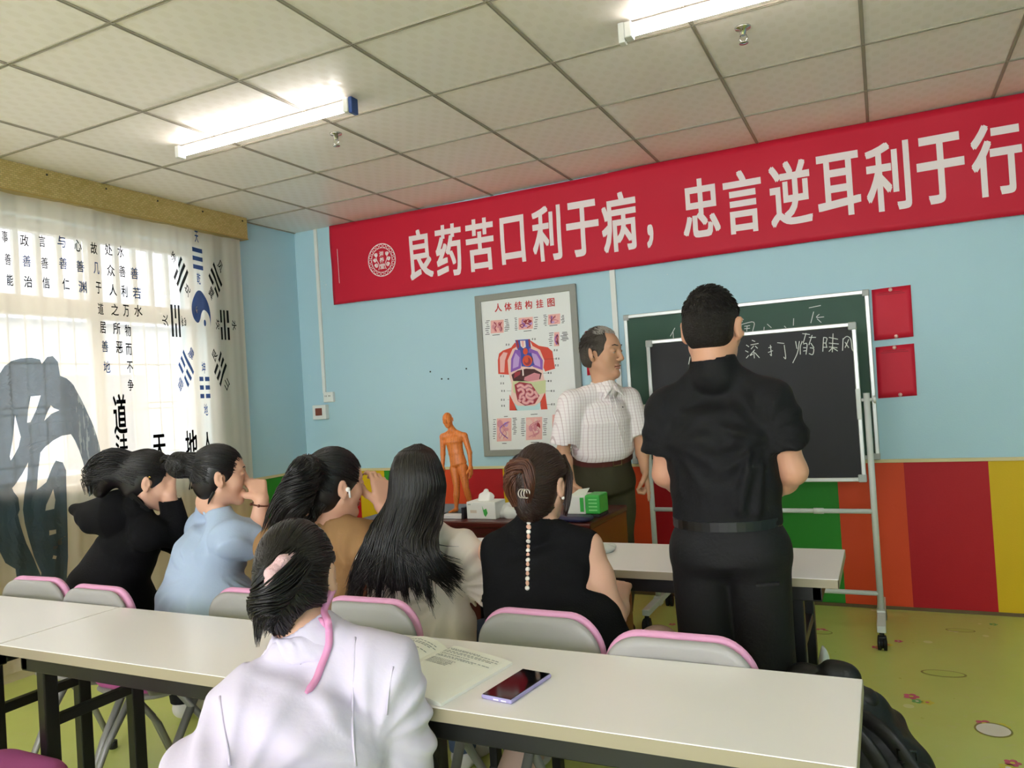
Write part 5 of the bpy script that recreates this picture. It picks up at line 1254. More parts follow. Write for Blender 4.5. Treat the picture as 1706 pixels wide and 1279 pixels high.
for i in range(1500):
    u = rn.uniform(-1, 1); lk = locks[min(9, int((u*.5+.5)*9.99))] if rn.random() < .85 else rn.choice(locks)
    dp = rn.random()**.5; ph = u*1.75
    s0 = H4.p(.012+u*.012, rn.uniform(-.05, .06), .13+rn.uniform(-.004, .003))
    m0 = H4.p(math.sin(ph)*.062, -.014-.07*math.cos(ph), .107)
    m1 = H4.p(math.sin(ph)*(.088+.004*dp), -.014-(.112+.004*dp)*math.cos(ph), .04); m2 = H4.p(math.sin(ph)*(.093+.008*dp), -.03-(.1+.01*dp)*math.cos(ph), -.05)
    ex_ = 2.915+lk[0]+rn.gauss(0, .0065); back = -2.955-.025*math.cos(u*1.4)+rn.gauss(0, .004)
    m3 = V(2.91+u*.12+rn.gauss(0, .006), back+.015, .945); ez = lk[2]+rn.gauss(0, .018)+(.03 if rn.random() < .25 else 0)
    paths.append(smooth_path([s0, m0, m1, m2, m3, lerp(m3, (ex_, back-.004, ez), .55)+V(rn.gauss(0, .005), -.004, 0), (ex_, back+.008+(.05 if lk[0] > .13 else 0), ez)], 3))
strands(paths, .0019, 'strands', hair_b, W4h, tip=.15)

# ---- woman in the tan shirt, ponytail, wireless earbud
hx = 2.43
J = dict(seat_legs(hx, -2.84), neck=(2.478, -2.79, .985), shL=(2.31, -2.82, .875), shR=(2.6, -2.76, .885), elL=(2.24, -2.6, .79), elR=(2.70, -2.52, .79), wrL=(2.42, -2.46, .77), wrR=(2.625, -2.64, .985))
W3 = Person('woman in a tan shirt with a thick black ponytail and a white earbud', J, dict(hi=.16, wa=.15, ch=.14, flat=.7, arm=.92), (hx, -2.84, 0))
H3 = Head((2.535, -2.765, 1.075), 24, 6, 4, .93); W3.body(H3, skin_f, .005, [dict(w=J['wrL'], d=(.9, .2, 0), n=(0, 0, -1), t=(0, 1, 0)), dict(w=J['wrR'], d=(-.05, .1, 1), n=(-.9, .3, 0), t=(-.3, -1, 0), curls=(.55, .75, .9, 1.0))])
tan = mat('tan_cotton', '#97744e', .85, .2, bump=(110, .12))
sh3 = top(W3, tan, 'tan_shirt', .9, .022, -.09, .05, .012, disp=.007, seed=23, flare=.02, sl_g=.026, rf=[(W3.J['shR']+V(0, -.05, -.1), (1, 0, 0), 7, .012)])
trousers(W3, mat('dark_trousers', '#2b2b30', .8, .2)); shoes(W3, MATS['white_shoe'])
S_ = Soft(); cap(S_, H3, .009, .08, -.03, True)
tie = H3.p(-.01, -.115, .065); pony = [tie, at(510, 785, y=-2.9), at(490, 828, y=-2.94), at(470, 866, y=-2.95), at(450, 900, y=-2.95)]
S_.chain(pony[:4], [.03, .045, .048, .025], .02)
W3h = S_.build('hair', hair_b, W3.e, .006)
p_ = scalp_paths(H3, 2300, lambda d: d[2] > -.45 and not (d[1] > .72 and d[2] < .3) and not (abs(d[0]) > .8 and abs(d[1]) < .3 and d[2] < .1), (-.05, -.93, .35), 0.0150, 31, 10, .07); p_ = snap(p_, W3h, H3.p(0, -.02, .02))
p_ += bundle(pony, [.036, .055, .062, .056, .04], 420, 32, 16, cut=.3); p_ += bundle([H3.p(.05, -.07, -.05), H3.p(.03, -.1, -.1), V(2.5, -2.93, .95), V(2.47, -2.95, .89)], [.02, .025, .03, .02], 60, 33, 12, cut=.4)
strands(p_, .0017, 'strands', hair_b, W3h, tip=.15)
m_ = MB(); m_.sphere(H3.p(.084, .006, -.006), .008).tube([H3.p(.087, .01, -.008), H3.p(.086, .016, -.034)], .0036, 8); m_.build('earbud', mat('white_gloss', '#f1f1ef', .2, .6), W3.e, 'white wireless earbud')

# ---- woman in the light blue T-shirt, low bun, hand at her mouth
hx = 1.99
J = dict(seat_legs(hx, -2.84), neck=(1.985, -2.79, 1.02), shL=(1.85, -2.70, .905), shR=(2.12, -2.835, .9), elL=(1.9, -2.5, .80), elR=at(428, 902, y=-2.74), wrL=(2.05, -2.44, .78), wrR=at(436, 833, y=-2.73), bend=(-.03, -.02, 0))
W2 = Person('woman in a light blue T-shirt with a black bun, fist held to her mouth', J, dict(hi=.175, wa=.165, ch=.145, flat=.72, arm=.95), (hx, -2.84, 0))
H2 = Head((2.04, -2.79, 1.112), 38, 4, 2, .86); W2.body(H2, skin_f, .0045, [dict(w=J['wrL'], d=(.7, .5, 0), n=(0, 0, -1), t=(-1, 1, 0)), dict(w=at(436, 832, y=-2.73), d=(-.55, .3, .7), n=(-.6, .5, -.6), t=(-.5, -.8, -.1), curls=(.62, .75, .88, 1.0), thumb=.6, sc=.9)])
blue = mat('light_blue_jersey', '#a9bad2', .85, .2, bump=(130, .1))
def ex(S_):
    J = W2.J
    for a, b in ((J['shR']+V(-.02, -.08, -.1), J['shR']+V(-.16, -.1, -.26)), (J['shR']+V(-.01, -.06, -.13), J['shR']+V(-.1, -.08, -.32)), (J['shR']+V(0.01, -.05, -.16), J['shR']+V(-.05, -.05, -.36))): S_.cone(a, b, .008, .004, .03)
aR = W2.J['shR']+V(0, -.03, -.1); sh2 = top(W2, blue, 'tshirt', .8, .022, -.09, .056, .012, disp=.005, seed=34, flare=.02, sl_g=.024, rf=[(aR, (.8, -.6, 0), 7, .012)])
trousers(W2, MATS['denim']); shoes(W2, MATS['white_shoe'])
S_ = Soft(); cap(S_, H2, .007, .078, -.03, True); b2 = H2.p(-.01, -.155, .05); S_.ell(b2, (.045, .042, .045), k=.015); H2.cone(S_, (0, -.1, .04), (0, -.14, .048), .03, .028, .02)
W2h = S_.build('hair', hair_b, W2.e, .005)
p_ = scalp_paths(H2, 2300, lambda d: d[2] > -.5 and not (d[1] > .7 and d[2] < .32) and not (abs(d[0]) > .8 and abs(d[1]) < .32 and d[2] < .1), (0, -.95, .25), 0.0130, 41, 10, .05); p_ = snap(p_, W2h, H2.p(0, -.02, .02))
rn = random.Random(5)
for k in range(150):
    ax_ = nrm([rn.gauss(0, 1) for _ in range(3)]); q0 = nrm(np.cross(ax_, nrm([rn.gauss(0, 1) for _ in range(3)]))); q1 = np.cross(ax_, q0); p_.append([b2+.046*(q0*math.cos(a)+q1*math.sin(a))*(1+.04*rn.random()) for a in np.linspace(0, 2.6, 10)])
p_ += bundle([b2+V(-.02, 0, .01), b2+V(-.055, -.01, .02), b2+V(-.075, -.015, -.015)], [.016, .022, .006], 40, 43, 8)
p_ += bundle([H2.p(.07, -.03, -.055), H2.p(.06, -.045, -.09), H2.p(.05, -.05, -.11)], [.004, .003, .0015], 10, 44, 8)
strands(p_, .0016, 'strands', hair_b, W2h, tip=.15)
m_ = MB()
wv = nrm(J['wrR']-V(*J['elR'])) if False else nrm(V(*J['wrR'])-V(*J['elR'])); a1 = nrm(np.cross(wv, V(0, 1, 0))); b1 = np.cross(wv, a1); wc = lerp(J['elR'], J['wrR'], .9)
m_.tube([wc+.0335*(a1*math.cos(a)+b1*math.sin(a)) for a in np.linspace(0, 2*math.pi, 20)[:-1]], .0028, 6, closed=True)
for k in range(6): a = k*1.05; m_.sphere(wc+.036*(a1*math.cos(a)+b1*math.sin(a)), .0055, seg=8)
m_.build('bracelet', mat('bracelet_brown', '#5a2c1c', .35), W2.e, 'thin brown beaded bracelet')
MB().sphere(H2.p(-.005, -.118, .065), .01, seg=10).build('hair_tie', mat('tie_pink', '#d99aa2', .5), W2h)

# ---- woman in the black hoodie, face in her hand
hx = 1.45
J = dict(seat_legs(hx, -2.86), neck=(1.595, -2.80, 1.022), shL=(1.45, -2.70, .905), shR=(1.71, -2.84, .905), elL=(1.5, -2.5, .8), elR=at(296, 890, y=-2.72), wrL=(1.66, -2.44, .78), wrR=at(282, 824, y=-2.76), bend=(-.02, -.03, 0))
W1 = Person('woman in a black hooded sweatshirt covering her eyes with one hand', J, dict(hi=.17, wa=.16, ch=.14, flat=.72, arm=.92), (hx, -2.86, 0))
H1 = Head((1.665, -2.79, 1.1), 35, 18, 6, .86); W1.body(H1, skin_f, .0045, [dict(w=J['wrL'], d=(.7, .5, 0), n=(0, 0, -1), t=(-1, 1, 0)), dict(w=at(282, 823, y=-2.76), d=(-.3, .12, .95), n=(-.6, .75, -.1), t=(-.7, -.6, .2), sc=.92, curls=(.12, .14, .2, .28), thumb=.3)])
hood_m = mat('black_sweat', '#0f0f11', .9, .15, bump=(150, .15))
def ex(S_):
    nb = W1.J['neck']
    A = at(124, 848, y=-2.88); B = at(152, 872, y=-2.9); R0 = nb+V(-.03, -.05, -.01); R1 = nb+V(-.05, -.07, -.06)
    S_.cone(R0, A, .06, .016, .025); S_.cone(R1, B, .07, .034, .03); S_.cone(A, B, .016, .034, .03); S_.cone(lerp(R0, R1, .5), lerp(A, B, .6), .075, .03, .03); S_.cone(nb+V(-.06, .0, .0), nb+V(.06, -.05, -.005), .036, .036, .02)
sh1 = top(W1, hood_m, 'hooded_sweatshirt', .93, .02, -.06, .056, .03, disp=.005, seed=45, flare=.03, sl_g=.014, fullsleeve=True, extra=ex)
trousers(W1, mat('black_trousers', '#17171a', .8, .2)); shoes(W1, MATS['white_shoe'])
S_ = Soft(); cap(S_, H1, .008, .082, -.03, True); H1.cone(S_, (0, -.08, .03), (-.02, -.16, -.01), .06, .055, .03); H1.cone(S_, (-.02, -.16, -.01), (-.03, -.17, -.09), .055, .03, .03)
W1h = S_.build('hair', hair_b, W1.e, .005)
p_ = scalp_paths(H1, 2300, lambda d: d[2] > -.5 and not (d[1] > .7 and d[2] < .32) and not (abs(d[0]) > .8 and abs(d[1]) < .32 and d[2] < .1), (0, -.98, -.05), 0.0140, 51, 10, .08); p_ = snap(p_, W1h, H1.p(0, -.02, .02))
p_ += bundle([H1.p(0, -.09, .05), H1.p(-.015, -.16, .035), H1.p(-.03, -.2, -.03), H1.p(-.03, -.185, -.12)], [.05, .062, .058, .03], 220, 52, 12, cut=.2)
p_ += bundle([H1.p(.07, -.06, -.06), H1.p(.075, .0, -.1), H1.p(.06, .05, -.125)], [.01, .008, .004], 20, 53, 10)
strands(p_, .0017, 'strands', hair_b, W1h, tip=.15)
MB().sphere(H1.p(.079, -.006, .028), .005).build('ear_stud', mat('gold', '#d8b25a', .25, .5, 1), W1.e)

# ---- woman in the white coat, nearest the camera
rF = frame(-32)[:, 0]; fF = frame(-32)[:, 1]
pF = V(3.17, -3.87, .56)
nF = at(520, 1066, y=-3.66); cF = at(520, 1066, y=-3.69)+V(0, 0, -.088)
J = dict(hipL=pF-rF*.09, hipR=pF+rF*.09, knL=(2.98, -3.5, .52), knR=(3.22, -3.42, .52), anL=(2.98, -3.52, .095), anR=(3.22, -3.46, .095), toeL=(2.93, -3.4, .034), toeR=(3.17, -3.33, .034),
         neck=nF, shL=cF-rF*.112+V(0, 0, -.02), shR=cF+rF*.122+V(0, 0, .014), elL=at(398, 1290, y=-3.8), elR=at(658, 1275, y=-3.61), wrL=(2.93, -3.6, .62), wrR=(3.2, -3.53, .62))
WF = Person('woman in a white coat with a pink ribbon and hair clip, seen from behind', J, dict(hi=.165, wa=.155, ch=.145, flat=.68, arm=1.0), (3.17, -3.87, 0))
HF = Head(at(496, 968, y=-3.63), -26, 20, -4, .88); WF.body(HF, skin_f, .0045, [dict(w=J['wrL'], d=(.4, .8, -.1), n=(0, 0, -1), t=(1, 0, 0)), dict(w=J['wrR'], d=(-.5, .6, -.1), n=(0, 0, -1), t=(-1, 0, 0))], .048)
coat = mat('white_coat_cotton', '#d6cde2', .8, .2, bump=(90, .06))
def ex(S_):
    J = WF.J; bk_ = -fF
    for a, b, r in ((J['shR']-fF*.06+V(0, 0, -.06), J['elR']-fF*.06-rF*.05, .012), (J['shL']-fF*.06+V(0, 0, -.06), J['elL']-fF*.06+rF*.05, .012), (J['elR']+rF*.05+V(0, 0, .05), J['elR']-rF*.06-fF*.05, .014), (J['elR']+rF*.05+V(0, 0, .1), J['elR']-rF*.04-fF*.06+V(0, 0, .06), .012)): S_.cone(a, b, r, r*.5, .03)
    nb = J['neck']; S_.cone(nb-rF*.05-fF*.03-V(0, 0, .008), nb+rF*.05-fF*.03-V(0, 0, .0), .026, .026, .015)
shF = top(WF, coat, 'white_coat', .88, .022, -.3, .05, .02, collar=.026, disp=.005, seed=57, flare=.02, sl_g=.024, rf=[(WF.J['shR']-rF*.01-fF*.05+V(0, 0, -.1), rF, 6, .012), (WF.J['shL']+rF*.01-fF*.05+V(0, 0, -.1), rF, 6, .012)], fullsleeve=True, extra=ex, freq=20, h=.005)
trousers(WF, MATS['dark_trousers']); shoes(WF, MATS['white_shoe'])
S_ = Soft(); nd_ = nrm(HF.p(0, -.02, -.07)-J['neck']); cp_ = [J['neck']+nd_*(.004-.012*abs(math.sin(a)))+(.058+.008*abs(math.sin(a)))*(rF*math.sin(a)-fF*math.cos(a)) for a in np.linspace(-1.9, 1.9, 13)]
for a, b in zip(cp_, cp_[1:]): S_.cone(a, b, .024, .024, .006, nd_+(a-J['neck'])*-2.5, .3)
S_.cone(cp_[2], cp_[2]-rF*.045-fF*.01-V(0, 0, .035), .022, .008, .01, nd_, .3)
S_.build('collar', coat, shF, .004)
# stitched seam lines, laid on the cloth
def seam_on(o, pts, r, name, m, parent, flat=None, lift=.0012):
    q = []
    for px, py in pts:
        P0, n0 = surf(o, CAM_C, at(px, py, y=-3.7)-CAM_C)
        if P0 is not None: q.append(P0+n0*lift)
    if len(q) > 2: return MB().tube(smooth_path(q, 3), r, 6, flat=flat).build(name, m, parent)
seam_on(shF, [(370, 1122), (367, 1160), (372, 1200), (379, 1240), (383, 1276)], .0022, 'stitched_seam', coat, shF); seam_on(shF, [(592, 1062), (590, 1110), (588, 1160), (587, 1220), (592, 1276)], .0022, 'stitched_seam', coat, shF); seam_on(shF, [(322, 1185), (334, 1210), (346, 1240)], .0018, 'stitched_seam', coat, shF); seam_on(shF, [(655, 1110), (648, 1150), (644, 1190)], .0018, 'stitched_seam', coat, shF)
m_ = MB()
for px, py, r in ((503, 1083, .0035), (504, 1091, .003), (501, 1105, .002)):
    P0, n0 = surf(shF, CAM_C, at(px, py, y=-3.7)-CAM_C)
    if P0 is not None: m_.lathe(P0, [(r, -.0005), (r, .0004), (.0005, .0006)], n0, 10)
m_.build('small_stain', mat('stain_grey', '#9c94a6', .8), shF, 'small grey spots')
S_ = Soft(); cap(S_, HF, .008, .07, -.05, False);  HF.cone(S_, (-.01, -.09, -.0), (-.03, -.1, -.055), .055, .035, .03)
HF.ell(S_, (.095, .02, -.03), (.03, .03, .045), .01, True); HF.ell(S_, (.06, -.05, -.115), (.06, .065, .055), .012, True)
WFh = S_.build('hair', hair_b, WF.e, .005)
p_ = scalp_paths(HF, 2300, lambda d: d[2] > -.85 and not (d[1] > .75 and d[2] < .3) and not (d[0] > .8 and d[1] > -.1 and d[2] < .05), lambda d: (-.12, -.95, -.15), 0.0140, 61, 12, .1); p_ = snap(p_, WFh, HF.p(0, -.02, .02))
p_ += bundle([HF.p(.03, -.1, .03), HF.p(.0, -.13, -.01), HF.p(-.03, -.13, -.055), HF.p(-.045, -.1, -.085)], [.035, .04, .036, .02], 420, 62, 14, cut=.2)
p_ += bundle([HF.p(-.07, .03, .03), HF.p(-.086, .01, -.04), HF.p(-.088, -.005, -.09), HF.p(-.088, -.01, -.135)], [.01, .012, .01, .003], 60, 63, 12, cut=.35)
p_ += bundle([HF.p(-.03, -.12, -.05), HF.p(-.035, -.115, -.09), HF.p(-.045, -.115, -.125)], [.026, .022, .012], 50, 64, 12, cut=.5)
strands(p_, .0014, 'strands', hair_b, WFh, tip=.15)
# pink claw clip lying along the twist
S_ = Soft(); q = [HF.p(.03, -.132, .035), HF.p(.012, -.150, .022), HF.p(-.008, -.164, -.002), HF.p(-.016, -.165, -.026)]; S_.chain(q, [.006, .0115, .0115, .006], .006)
S_.build('hair_clip', mat('clip_pink', '#ddb3b8', .3, .5, bump=(200, .5)), WFh, .003, label='pale pink hair clip')
# pink ribbon: a loop behind the ear and a long tail down the back
rib = mat('ribbon_pink', '#e398c4', .6, .3)
def ribbon(pts, w, name, parent, o=None):
    P_ = np.array(smooth_path(pts, 6)); T = np.gradient(P_, axis=0); vv = []; n_ = len(P_)
    for i in range(n_):
        t = nrm(T[i]); c = nrm(CAM_C-P_[i]); sd_ = nrm(np.cross(t, c)); ww = w*(1 if i < n_-4 else .4+.6*(n_-1-i)/4)/2; vv += [P_[i]+sd_*ww, P_[i]-sd_*ww]
    o = mesh_obj(name, vv, [(2*i, 2*i+1, 2*i+3, 2*i+2) for i in range(n_-1)], rib, parent, smooth=True); md = o.modifiers.new('thickness', 'SOLIDIFY'); md.thickness = .0015; return o
tail = []
for px, py in [(548, 1052), (548, 1072), (543, 1090), (536, 1110), (528, 1132), (519, 1146), (509, 1157)]:
    P0, n0 = surf(shF, CAM_C, at(px, py, y=-3.7)-CAM_C)
    if P0 is not None: tail.append(P0+n0*.004)
ear_p = HF.p(.08, -.012, -.03)
ribbon([ear_p, HF.p(.072, -.03, -.07)+V(.0, -.01, 0)]+[tail[0]+V(.004, -.006, .02)]+tail, .013, 'pink_ribbon', WF.e)
ribbon([HF.p(.07, -.02, -.05), HF.p(.06, -.045, -.085), tail[0]+V(-.012, -.004, .018), tail[0]], .008, 'ribbon_loop', WF.e)

# ---- standing man in black, seen from behind
J = dict(neck=(3.768, -2.59, 1.372), shL=(3.628, -2.575, 1.268), shR=(3.905, -2.575, 1.275), elL=(3.598, -2.56, 1.075), elR=(3.958, -2.565, 1.08), wrL=(3.69, -2.40, .98), wrR=(3.85, -2.40, .98),
         hipL=(3.7, -2.57, .86), hipR=(3.84, -2.57, .86), knL=(3.672, -2.55, .46), knR=(3.868, -2.55, .46), anL=(3.665, -2.58, .09), anR=(3.858, -2.58, .09), toeL=(3.645, -2.44, .036), toeR=(3.875, -2.44, .036))
MK = Person('man in a black polo shirt and black trousers standing with his back turned', J, dict(hi=.137, wa=.132, ch=.145, flat=.7, arm=.95, leg=.95), (3.77, -2.58, 0), True)
HM = Head((3.765, -2.57, 1.49), 6, 6, 0, .95); MK.body(HM, skin_m, .005, [dict(w=J['wrL'], d=(.8, .5, -.1), n=(0, -1, .1), t=(0, .2, 1)), dict(w=J['wrR'], d=(-.8, .45, -.05), n=(0, -1, .1), t=(0, .2, 1))], .06)
pol = mat('black_polo', '#121215', .75, .25, bump=(160, .12))
def ex(S_):
    J = MK.J
    for a, b in ((V(3.86, -2.672, 1.14), V(3.83, -2.68, .99)), (V(3.885, -2.65, 1.1), V(3.87, -2.66, .98)), (V(3.83, -2.675, 1.2), V(3.88, -2.65, 1.18))): S_.cone(a, b, .007, .004, .03)
shM = top(MK, pol, 'polo_shirt', .66, .014, .075, .062, .03, collar=.038, disp=.0035, seed=71, sl_g=.02, rf=[(MK.J['shR']+V(-.01, -.06, -.1), (1, 0, 0), 6, .009, .11, .05), (MK.J['shL']+V(.01, -.06, -.1), (1, 0, 0), 6, .006, .11, .05)], extra=ex, freq=22)
tr_m = mat('black_slacks', '#111113', .7, .3, bump=(90, .15))
trM = trousers(MK, tr_m, g=.014, waist=.0, disp=.0045, seed=77, h=.006)
MB().box((3.86, -2.705, .795), (3.92, -2.69, .802), .001, Matrix.Rotation(math.radians(-8), 3, 'Y')).build('back_pocket_seam', tr_m, trM)
shoes(MK, mat('black_shoe', '#121212', .35))
def belt(P_, z_up, m, name, g=.021, hw=.017, h=.005, flat_k=1.0):
    J = P_.J; pel = (J['hipL']+J['hipR'])/2; sm = (J['shL']+J['shR'])/2; up = nrm(sm-pel); lat = nrm(J['shR']-J['shL']); lat = nrm(lat-up*(lat@up)); dp = np.cross(up, lat); c = pel+up*z_up; n_ = 40; v = []; f = []
    a_, b_ = P_.W['hi']*.93+g, (P_.W['hi']*.93+g)*P_.W.get('flat', .68)*1.08*flat_k
    for i in range(n_):
        an = 2*math.pi*i/n_; d = lat*math.cos(an)*a_+dp*math.sin(an)*b_; o = nrm(lat*math.cos(an)*b_+dp*math.sin(an)*a_)
        for ro, zo in ((-.004, -hw), (.002, -hw), (.002, hw), (-.004, hw)): v.append(c+d+o*ro+up*zo)
    for i in range(n_):
        j = (i+1) % n_
        for k in range(4): f.append((4*i+k, 4*j+k, 4*j+(k+1) % 4, 4*i+(k+1) % 4))
    return mesh_obj(name, v, f, m, P_.e, smooth=False), c, up, lat, dp, a_, b_
belt(MK, .084, mat('belt_black', '#0c0c0d', .3, .5), 'belt', .022, .013)
hair_s = mat('hair_short_black', '#1a1412', .6, .3, bump=(260, .6))
S_ = Soft(); cap(S_, HM, .006, .085, -.012, True); H_ = HM; H_.ell(S_, (0, -.07, -.1), (.1, .06, .026), .02, True)
for s_ in (-1, 1): H_.ell(S_, (s_*.112, -.03, -.03), (.036, .05, .055), .02, True)
MKh = S_.build('hair', hair_s, MK.e, .005)
rn = random.Random(8); p_ = []
E_ = V(.082, .104, .101); C_ = V(0, -.014, .032)
while len(p_) < 900:
    d = nrm([rn.gauss(0, 1) for _ in range(3)])
    if d[2] < -.25 or (d[1] > .6 and d[2] < .5) or (abs(d[0]) > .7 and d[2] < .15 and d[1] > -.5): continue
    t_ = nrm(V(-d[1]*.6+.2, .8 if d[2] > .6 else 0, -.8 if d[2] < .6 else -.1)+V(rn.gauss(0, .3), rn.gauss(0, .3), rn.gauss(0, .3))); t_ = nrm(t_-d*(t_@d)); q = C_+d*E_*.97
    ln = .018 if d[2] > .3 else .009
    p_.append([HM.p(*(q+t_*ln*k/3+d*(.004*k/3))) for k in range(4)])
strands(p_, .0013, 'strands', hair_s, MKh, seg=3)

# ---- old man in the checked shirt behind the desk
yaw_b = 128; Mb = frame(yaw_b); rb, fb = Mb[:, 0], Mb[:, 1]
cs = at(999, 664, y=-.86); cs[2] -= .015; hp = at(1003, 800, y=-.78)
J = dict(neck=cs+V(.02, 0, .075)+fb*.02, shL=cs-rb*.178, shR=cs+rb*.178, hipL=hp-rb*.085, hipR=hp+rb*.085)
J['elR'] = at(938, 752, y=-1.03); J['wrR'] = at(951, 803, y=-1.08); J['elL'] = at(1069, 742, y=-.74); J['wrL'] = at(1074, 782, y=-.82)
J['knL'] = at(1034, 930, y=-.70); J['anL'] = at(1038, 1012, y=-.68); J['knR'] = J['knL']+rb*.2+V(0, 0, 0); J['anR'] = J['anL']+rb*.24; J['anL'][2] = .09; J['anR'][2] = .09
J['toeL'] = J['anL']+V(.055, -.13, -.055); J['toeR'] = J['anR']+V(.09, -.1, -.055); J['bend'] = fb*.02
OM = Person('old man in a white checked short-sleeved shirt and dark olive trousers beside the blackboard', J, dict(hi=.155, wa=.158, ch=.152, flat=.78, arm=.9, leg=1.0), (hp[0], hp[1], 0), True)
HO = Head(at(1003, 589, y=-.86), 101, 4, 0, 1.09)
OM.body(HO, skin_t, .0045, [dict(w=J['wrR'], d=(.12, -.1, -1), n=(.3, .8, 0), t=(.8, -.4, 0), curls=(.25, .3, .35, .4)), dict(w=J['wrL'], d=(.15, -.12, -1), n=(-.8, -.3, -.1), t=(.3, -.9, .1), curls=(.06, .9, 1.0, 1.05), point=True, thumb=.9, sc=1.05)], .058)
chk = bpy.data.materials.new('checked_shirt'); chk.use_nodes = True; N = NT(chk); p, vec = N.obj()
u_ = N.math('ADD', N.math('MULTIPLY', p[0], float(rb[0])), N.math('MULTIPLY', p[1], float(rb[1])))
def lines_(c, per, w): return N.math('LESS_THAN', N.math('FRACT', N.math('DIVIDE', N.math('ADD', c, 10), per)), w)
l1 = lines_(u_, .0165, .2); l2 = lines_(p[2], .0165, .16); l3 = lines_(u_, .033, .1)
c = N.mix(N.math('MULTIPLY', l1, .35), srgb('#f3ebea'), srgb('#c2a3a8')); c = N.mix(N.math('MULTIPLY', l2, .3), c, srgb('#bfa5ac')); c = N.mix(N.math('MULTIPLY', l3, .3), c, srgb('#9d7d78'))
N.put(N.b.inputs['Base Color'], c); N.b.inputs['Roughness'].default_value = .8; N.b.inputs['Specular IOR Level'].default_value = .2
def ex(S_):
    J = OM.J; nb = J['neck']
    pass
shO = top(OM, chk, 'checked_shirt', .88, .02, .155, .06, .012, collar=.02, disp=.005, seed=83, sl_g=.03, extra=ex, freq=24, flare=.0)
S_ = Soft(); nO = J['neck']; nd_ = nrm(HO.p(0, -.018, -.07)-nO+V(0, 0, .02)); cp_ = [nO+nd_*(.022-.028*(1-math.cos(a))/2*1.2)+(.062+.012*(1-math.cos(a))/2)*(rb*math.sin(a)-fb*math.cos(a)) for a in np.linspace(-2.75, 2.75, 17)]
for a, b in zip(cp_, cp_[1:]): S_.cone(a, b, .022, .022, .005, nd_+(a-nO)*-3, .28)
for q, s_ in ((cp_[0], -1), (cp_[-1], 1)): S_.cone(q, q+rb*s_*.035+fb*.022-V(0, 0, .045), .017, .006, .008, rb*.6-fb*s_*.3, .4)
S_.build('collar', chk, shO, .004)
olive = mat('olive_trousers', '#4a4635', .8, .2, bump=(60, .15)); trousers(OM, olive, g=.026, waist=.07, disp=.005, seed=85, h=.006); shoes(OM, mat('black_leather_shoe', '#17150f', .35))
bo, c0_, up_, lat_, dp_, a_, b_ = belt(OM, .145, mat('belt_brown', '#5a2a26', .4, .4), 'belt', .034, .021)
bd = nrm(fb-up_*(fb@up_)); bc = c0_+bd*(b_+.004); MB().tube([bc+lat_*x+up_*z for x, z in ((-.026, -.02), (.026, -.02), (.026, .02), (-.026, .02))], .0035, 6, closed=True).build('buckle', mat('brass_dull', '#8f7a55', .3, .5, .8), bo)
hair_g = mat('hair_grey', '#4d463f', .6, .3, bump=(220, .6)); hair_w = mat('hair_white', '#b7b1a8', .6, .3)
S_ = Soft(); cap(S_, HO, .008, .1, -.02, True); HO.ell(S_, (0, .12, .11), (.075, .09, .06), .02, True); HO.ell(S_, (0, -.07, -.1), (.1, .06, .03), .02, True)
OMh = S_.build('hair', hair_g, OM.e, .0045)
rn = random.Random(9)
for nm, m_h, cnt, sel in (('strands', hair_g, 600, lambda d: d[1] < .35), ('white_forelock', hair_w, 220, lambda d: .1 < d[1] < .75 and d[2] > .6)):
    p_ = []
    while len(p_) < cnt:
        d = nrm([rn.gauss(0, 1) for _ in range(3)])
        if d[2] < -.35 or not sel(d) or (abs(d[0]) > .75 and d[2] < .1 and d[1] > -.25): continue
        t_ = nrm(V(rn.gauss(0, .3), -.5, -.6 if d[2] < .6 else .3)+V(rn.gauss(0, .2), rn.gauss(0, .2), 0)); t_ = nrm(t_-d*(t_@d)); q = C_+d*V(.081, .102, .099)
        p_.append([HO.p(*(q+t_*.024*k/3+d*(.006*k/3))) for k in range(4)])
    strands(p_, .0014, nm, m_h, OMh, seg=3)
for s_ in (-1, 1): MB().tube([HO.p(s_*.015, .097, .038), HO.p(s_*.035, .09, .043), HO.p(s_*.05, .075, .036)], [.003, .0035, .0015], 6).build('eyebrow', hair_g, OM.e)
for P_, H_ in ((W2, H2), (W3, H3), (W1, H1)):
    for s_ in (-1, 1): MB().tube([H_.p(s_*.014, .0965, .036), H_.p(s_*.034, .09, .041), H_.p(s_*.05, .076, .035)], [.0018, .0024, .001], 6).build('eyebrow', hair_b, P_.e)
seam_on(shO, [(1013, 655), (1020, 680), (1028, 705), (1035, 728), (1040, 744)], .0035, 'button_placket', chk, shO, lift=.001); seam_on(shO, [(1021, 655), (1028, 680), (1036, 705), (1043, 728)], .002, 'button_placket', chk, shO)
q, n0 = surf(shO, CAM_C, at(1037, 678, y=-.8)-CAM_C)
if q is not None: MB().sphere(q, .006, (1, .4, .8), seg=8).build('pocket_mark', mat('mark_dark', '#3b2b2b', .6), shO)

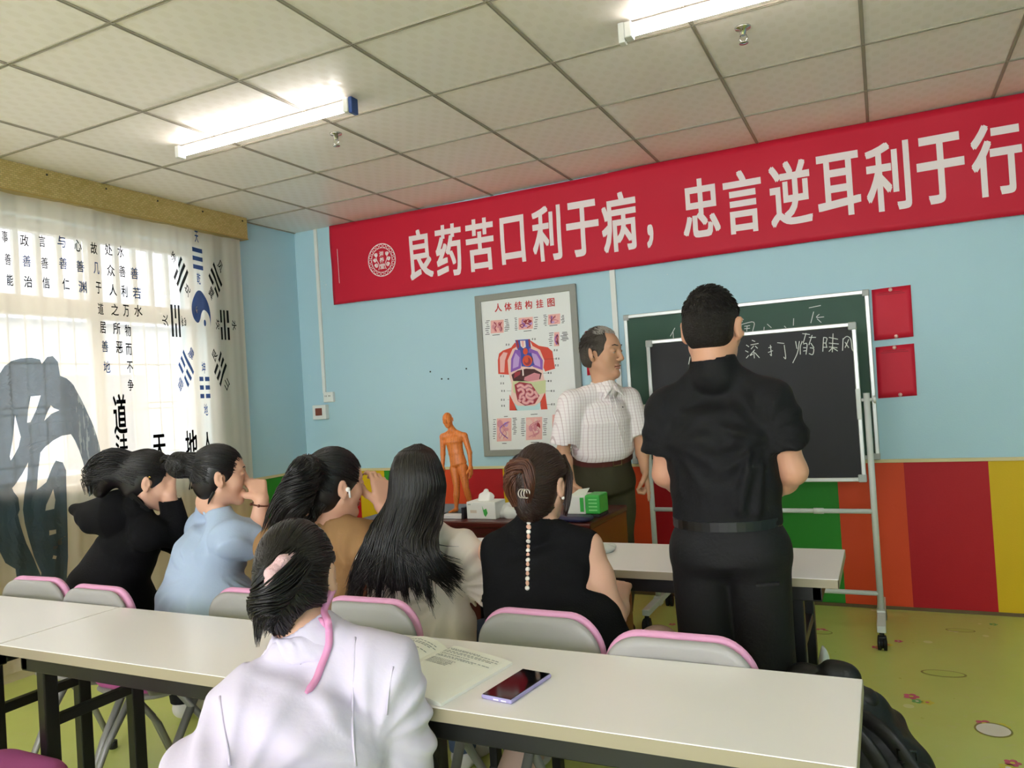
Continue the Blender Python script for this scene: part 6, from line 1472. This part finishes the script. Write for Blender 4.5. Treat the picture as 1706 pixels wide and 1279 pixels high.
# ------------------------------------------------------------------ orange acupuncture model figure on the desk
fy = -1.44
fg = thing('model_figure', 'orange anatomical model figure marked with lines, standing on the desk', 'model figure', (2.235, fy, DZ))
sk = .5/1.68
J = dict(neck=(2.215, fy, 1.178), shL=(2.278, fy+.01, 1.147), shR=(2.163, fy-.01, 1.147), elL=(2.302, fy+.01, 1.062), elR=(2.16, fy-.015, 1.06), wrL=(2.315, fy-.012, .99), wrR=(2.163, fy-.03, .985))
m_s = Soft(); Hf = Head((2.196, fy-.008, 1.232), 168, 8, 7, .31)
for k_ in J: J[k_] = V(*J[k_])
lat = nrm(J['shL']-J['shR'])
m_s.cone((2.24, fy, 1.008), (2.228, fy, 1.065), .044, .038, .01, lat, .7, .45); m_s.cone((2.228, fy, 1.065), (2.221, fy, 1.12), .038, .045, .01, lat, .7, .45); m_s.cone(J['shL'], J['shR'], .0155, .0155, .014); m_s.cone((2.221, fy, 1.12), (2.22, fy, 1.14), .045, .042, .012, lat, .66, .3)
for q in ('shL', 'shR'): m_s.cone(J['neck'], lerp(J['neck'], J[q], .8), .013, .013, .012)
for q in 'LR':
    m_s.cone(J['sh'+q], J['el'+q], .0165, .0125, .006); m_s.cone(J['el'+q], J['wr'+q], .0125, .0078, .006)
    hand(m_s, J['wr'+q], (.05 if q == 'L' else 0, -.1, -1), (-1 if q == 'L' else 1, 0, 0), (0, -1, 0), (.2, .22, .25, .3), .36)
for hp_, kn, an in (((2.264, fy, .985), (2.278, fy-.008, .89), (2.286, fy+.02, .79)), ((2.216, fy, .985), (2.23, fy-.016, .89), (2.222, fy-.02, .785))):
    m_s.cone(hp_, kn, .0265, .0155, .005); m_s.cone(kn, lerp(kn, an, .35), .0155, .0165, .003); m_s.cone(lerp(kn, an, .35), an, .0165, .0085, .003); m_s.cone(V(*an)-V(0, 0, .006), V(*an)+V(-.012, -.045, -.014), .011, .008, .006)
head_shape(m_s, Hf, J['neck'], True, .05); 
m_s.ops[-1] = ('c', J['neck'], Hf.p(0, -.018, -.07), .0165, .0155, .01, None, 1.0, 1.0, False)
orm = bpy.data.materials.new('orange_rubber'); orm.use_nodes = True; N = NT(orm); p, vec = N.pos()
wv1 = N.math('LESS_THAN', N.math('FRACT', N.math('MULTIPLY', N.math('ADD', p[0], N.math('MULTIPLY', N.noise(vec, 25, 1), .012)), 62)), .1); dt = N.n('ShaderNodeTexVoronoi'); N.nt.links.new(vec, dt.inputs['Vector']); dt.inputs['Scale'].default_value = 95
mk = N.math('MAXIMUM', wv1, N.math('LESS_THAN', dt.outputs['Distance'], .22)); c = N.mix(N.math('MULTIPLY', mk, .5), srgb('#d97a34'), srgb('#8b4319')); N.put(N.b.inputs['Base Color'], c); N.b.inputs['Roughness'].default_value = .42
m_s.build('figure_body', orm, fg, .0026)
MB().box((2.17, fy-.075, DZ+.0003), (2.31, fy+.06, DZ+.014), .004).build('base_plate', mat('figure_base', '#2a2224', .4), fg)
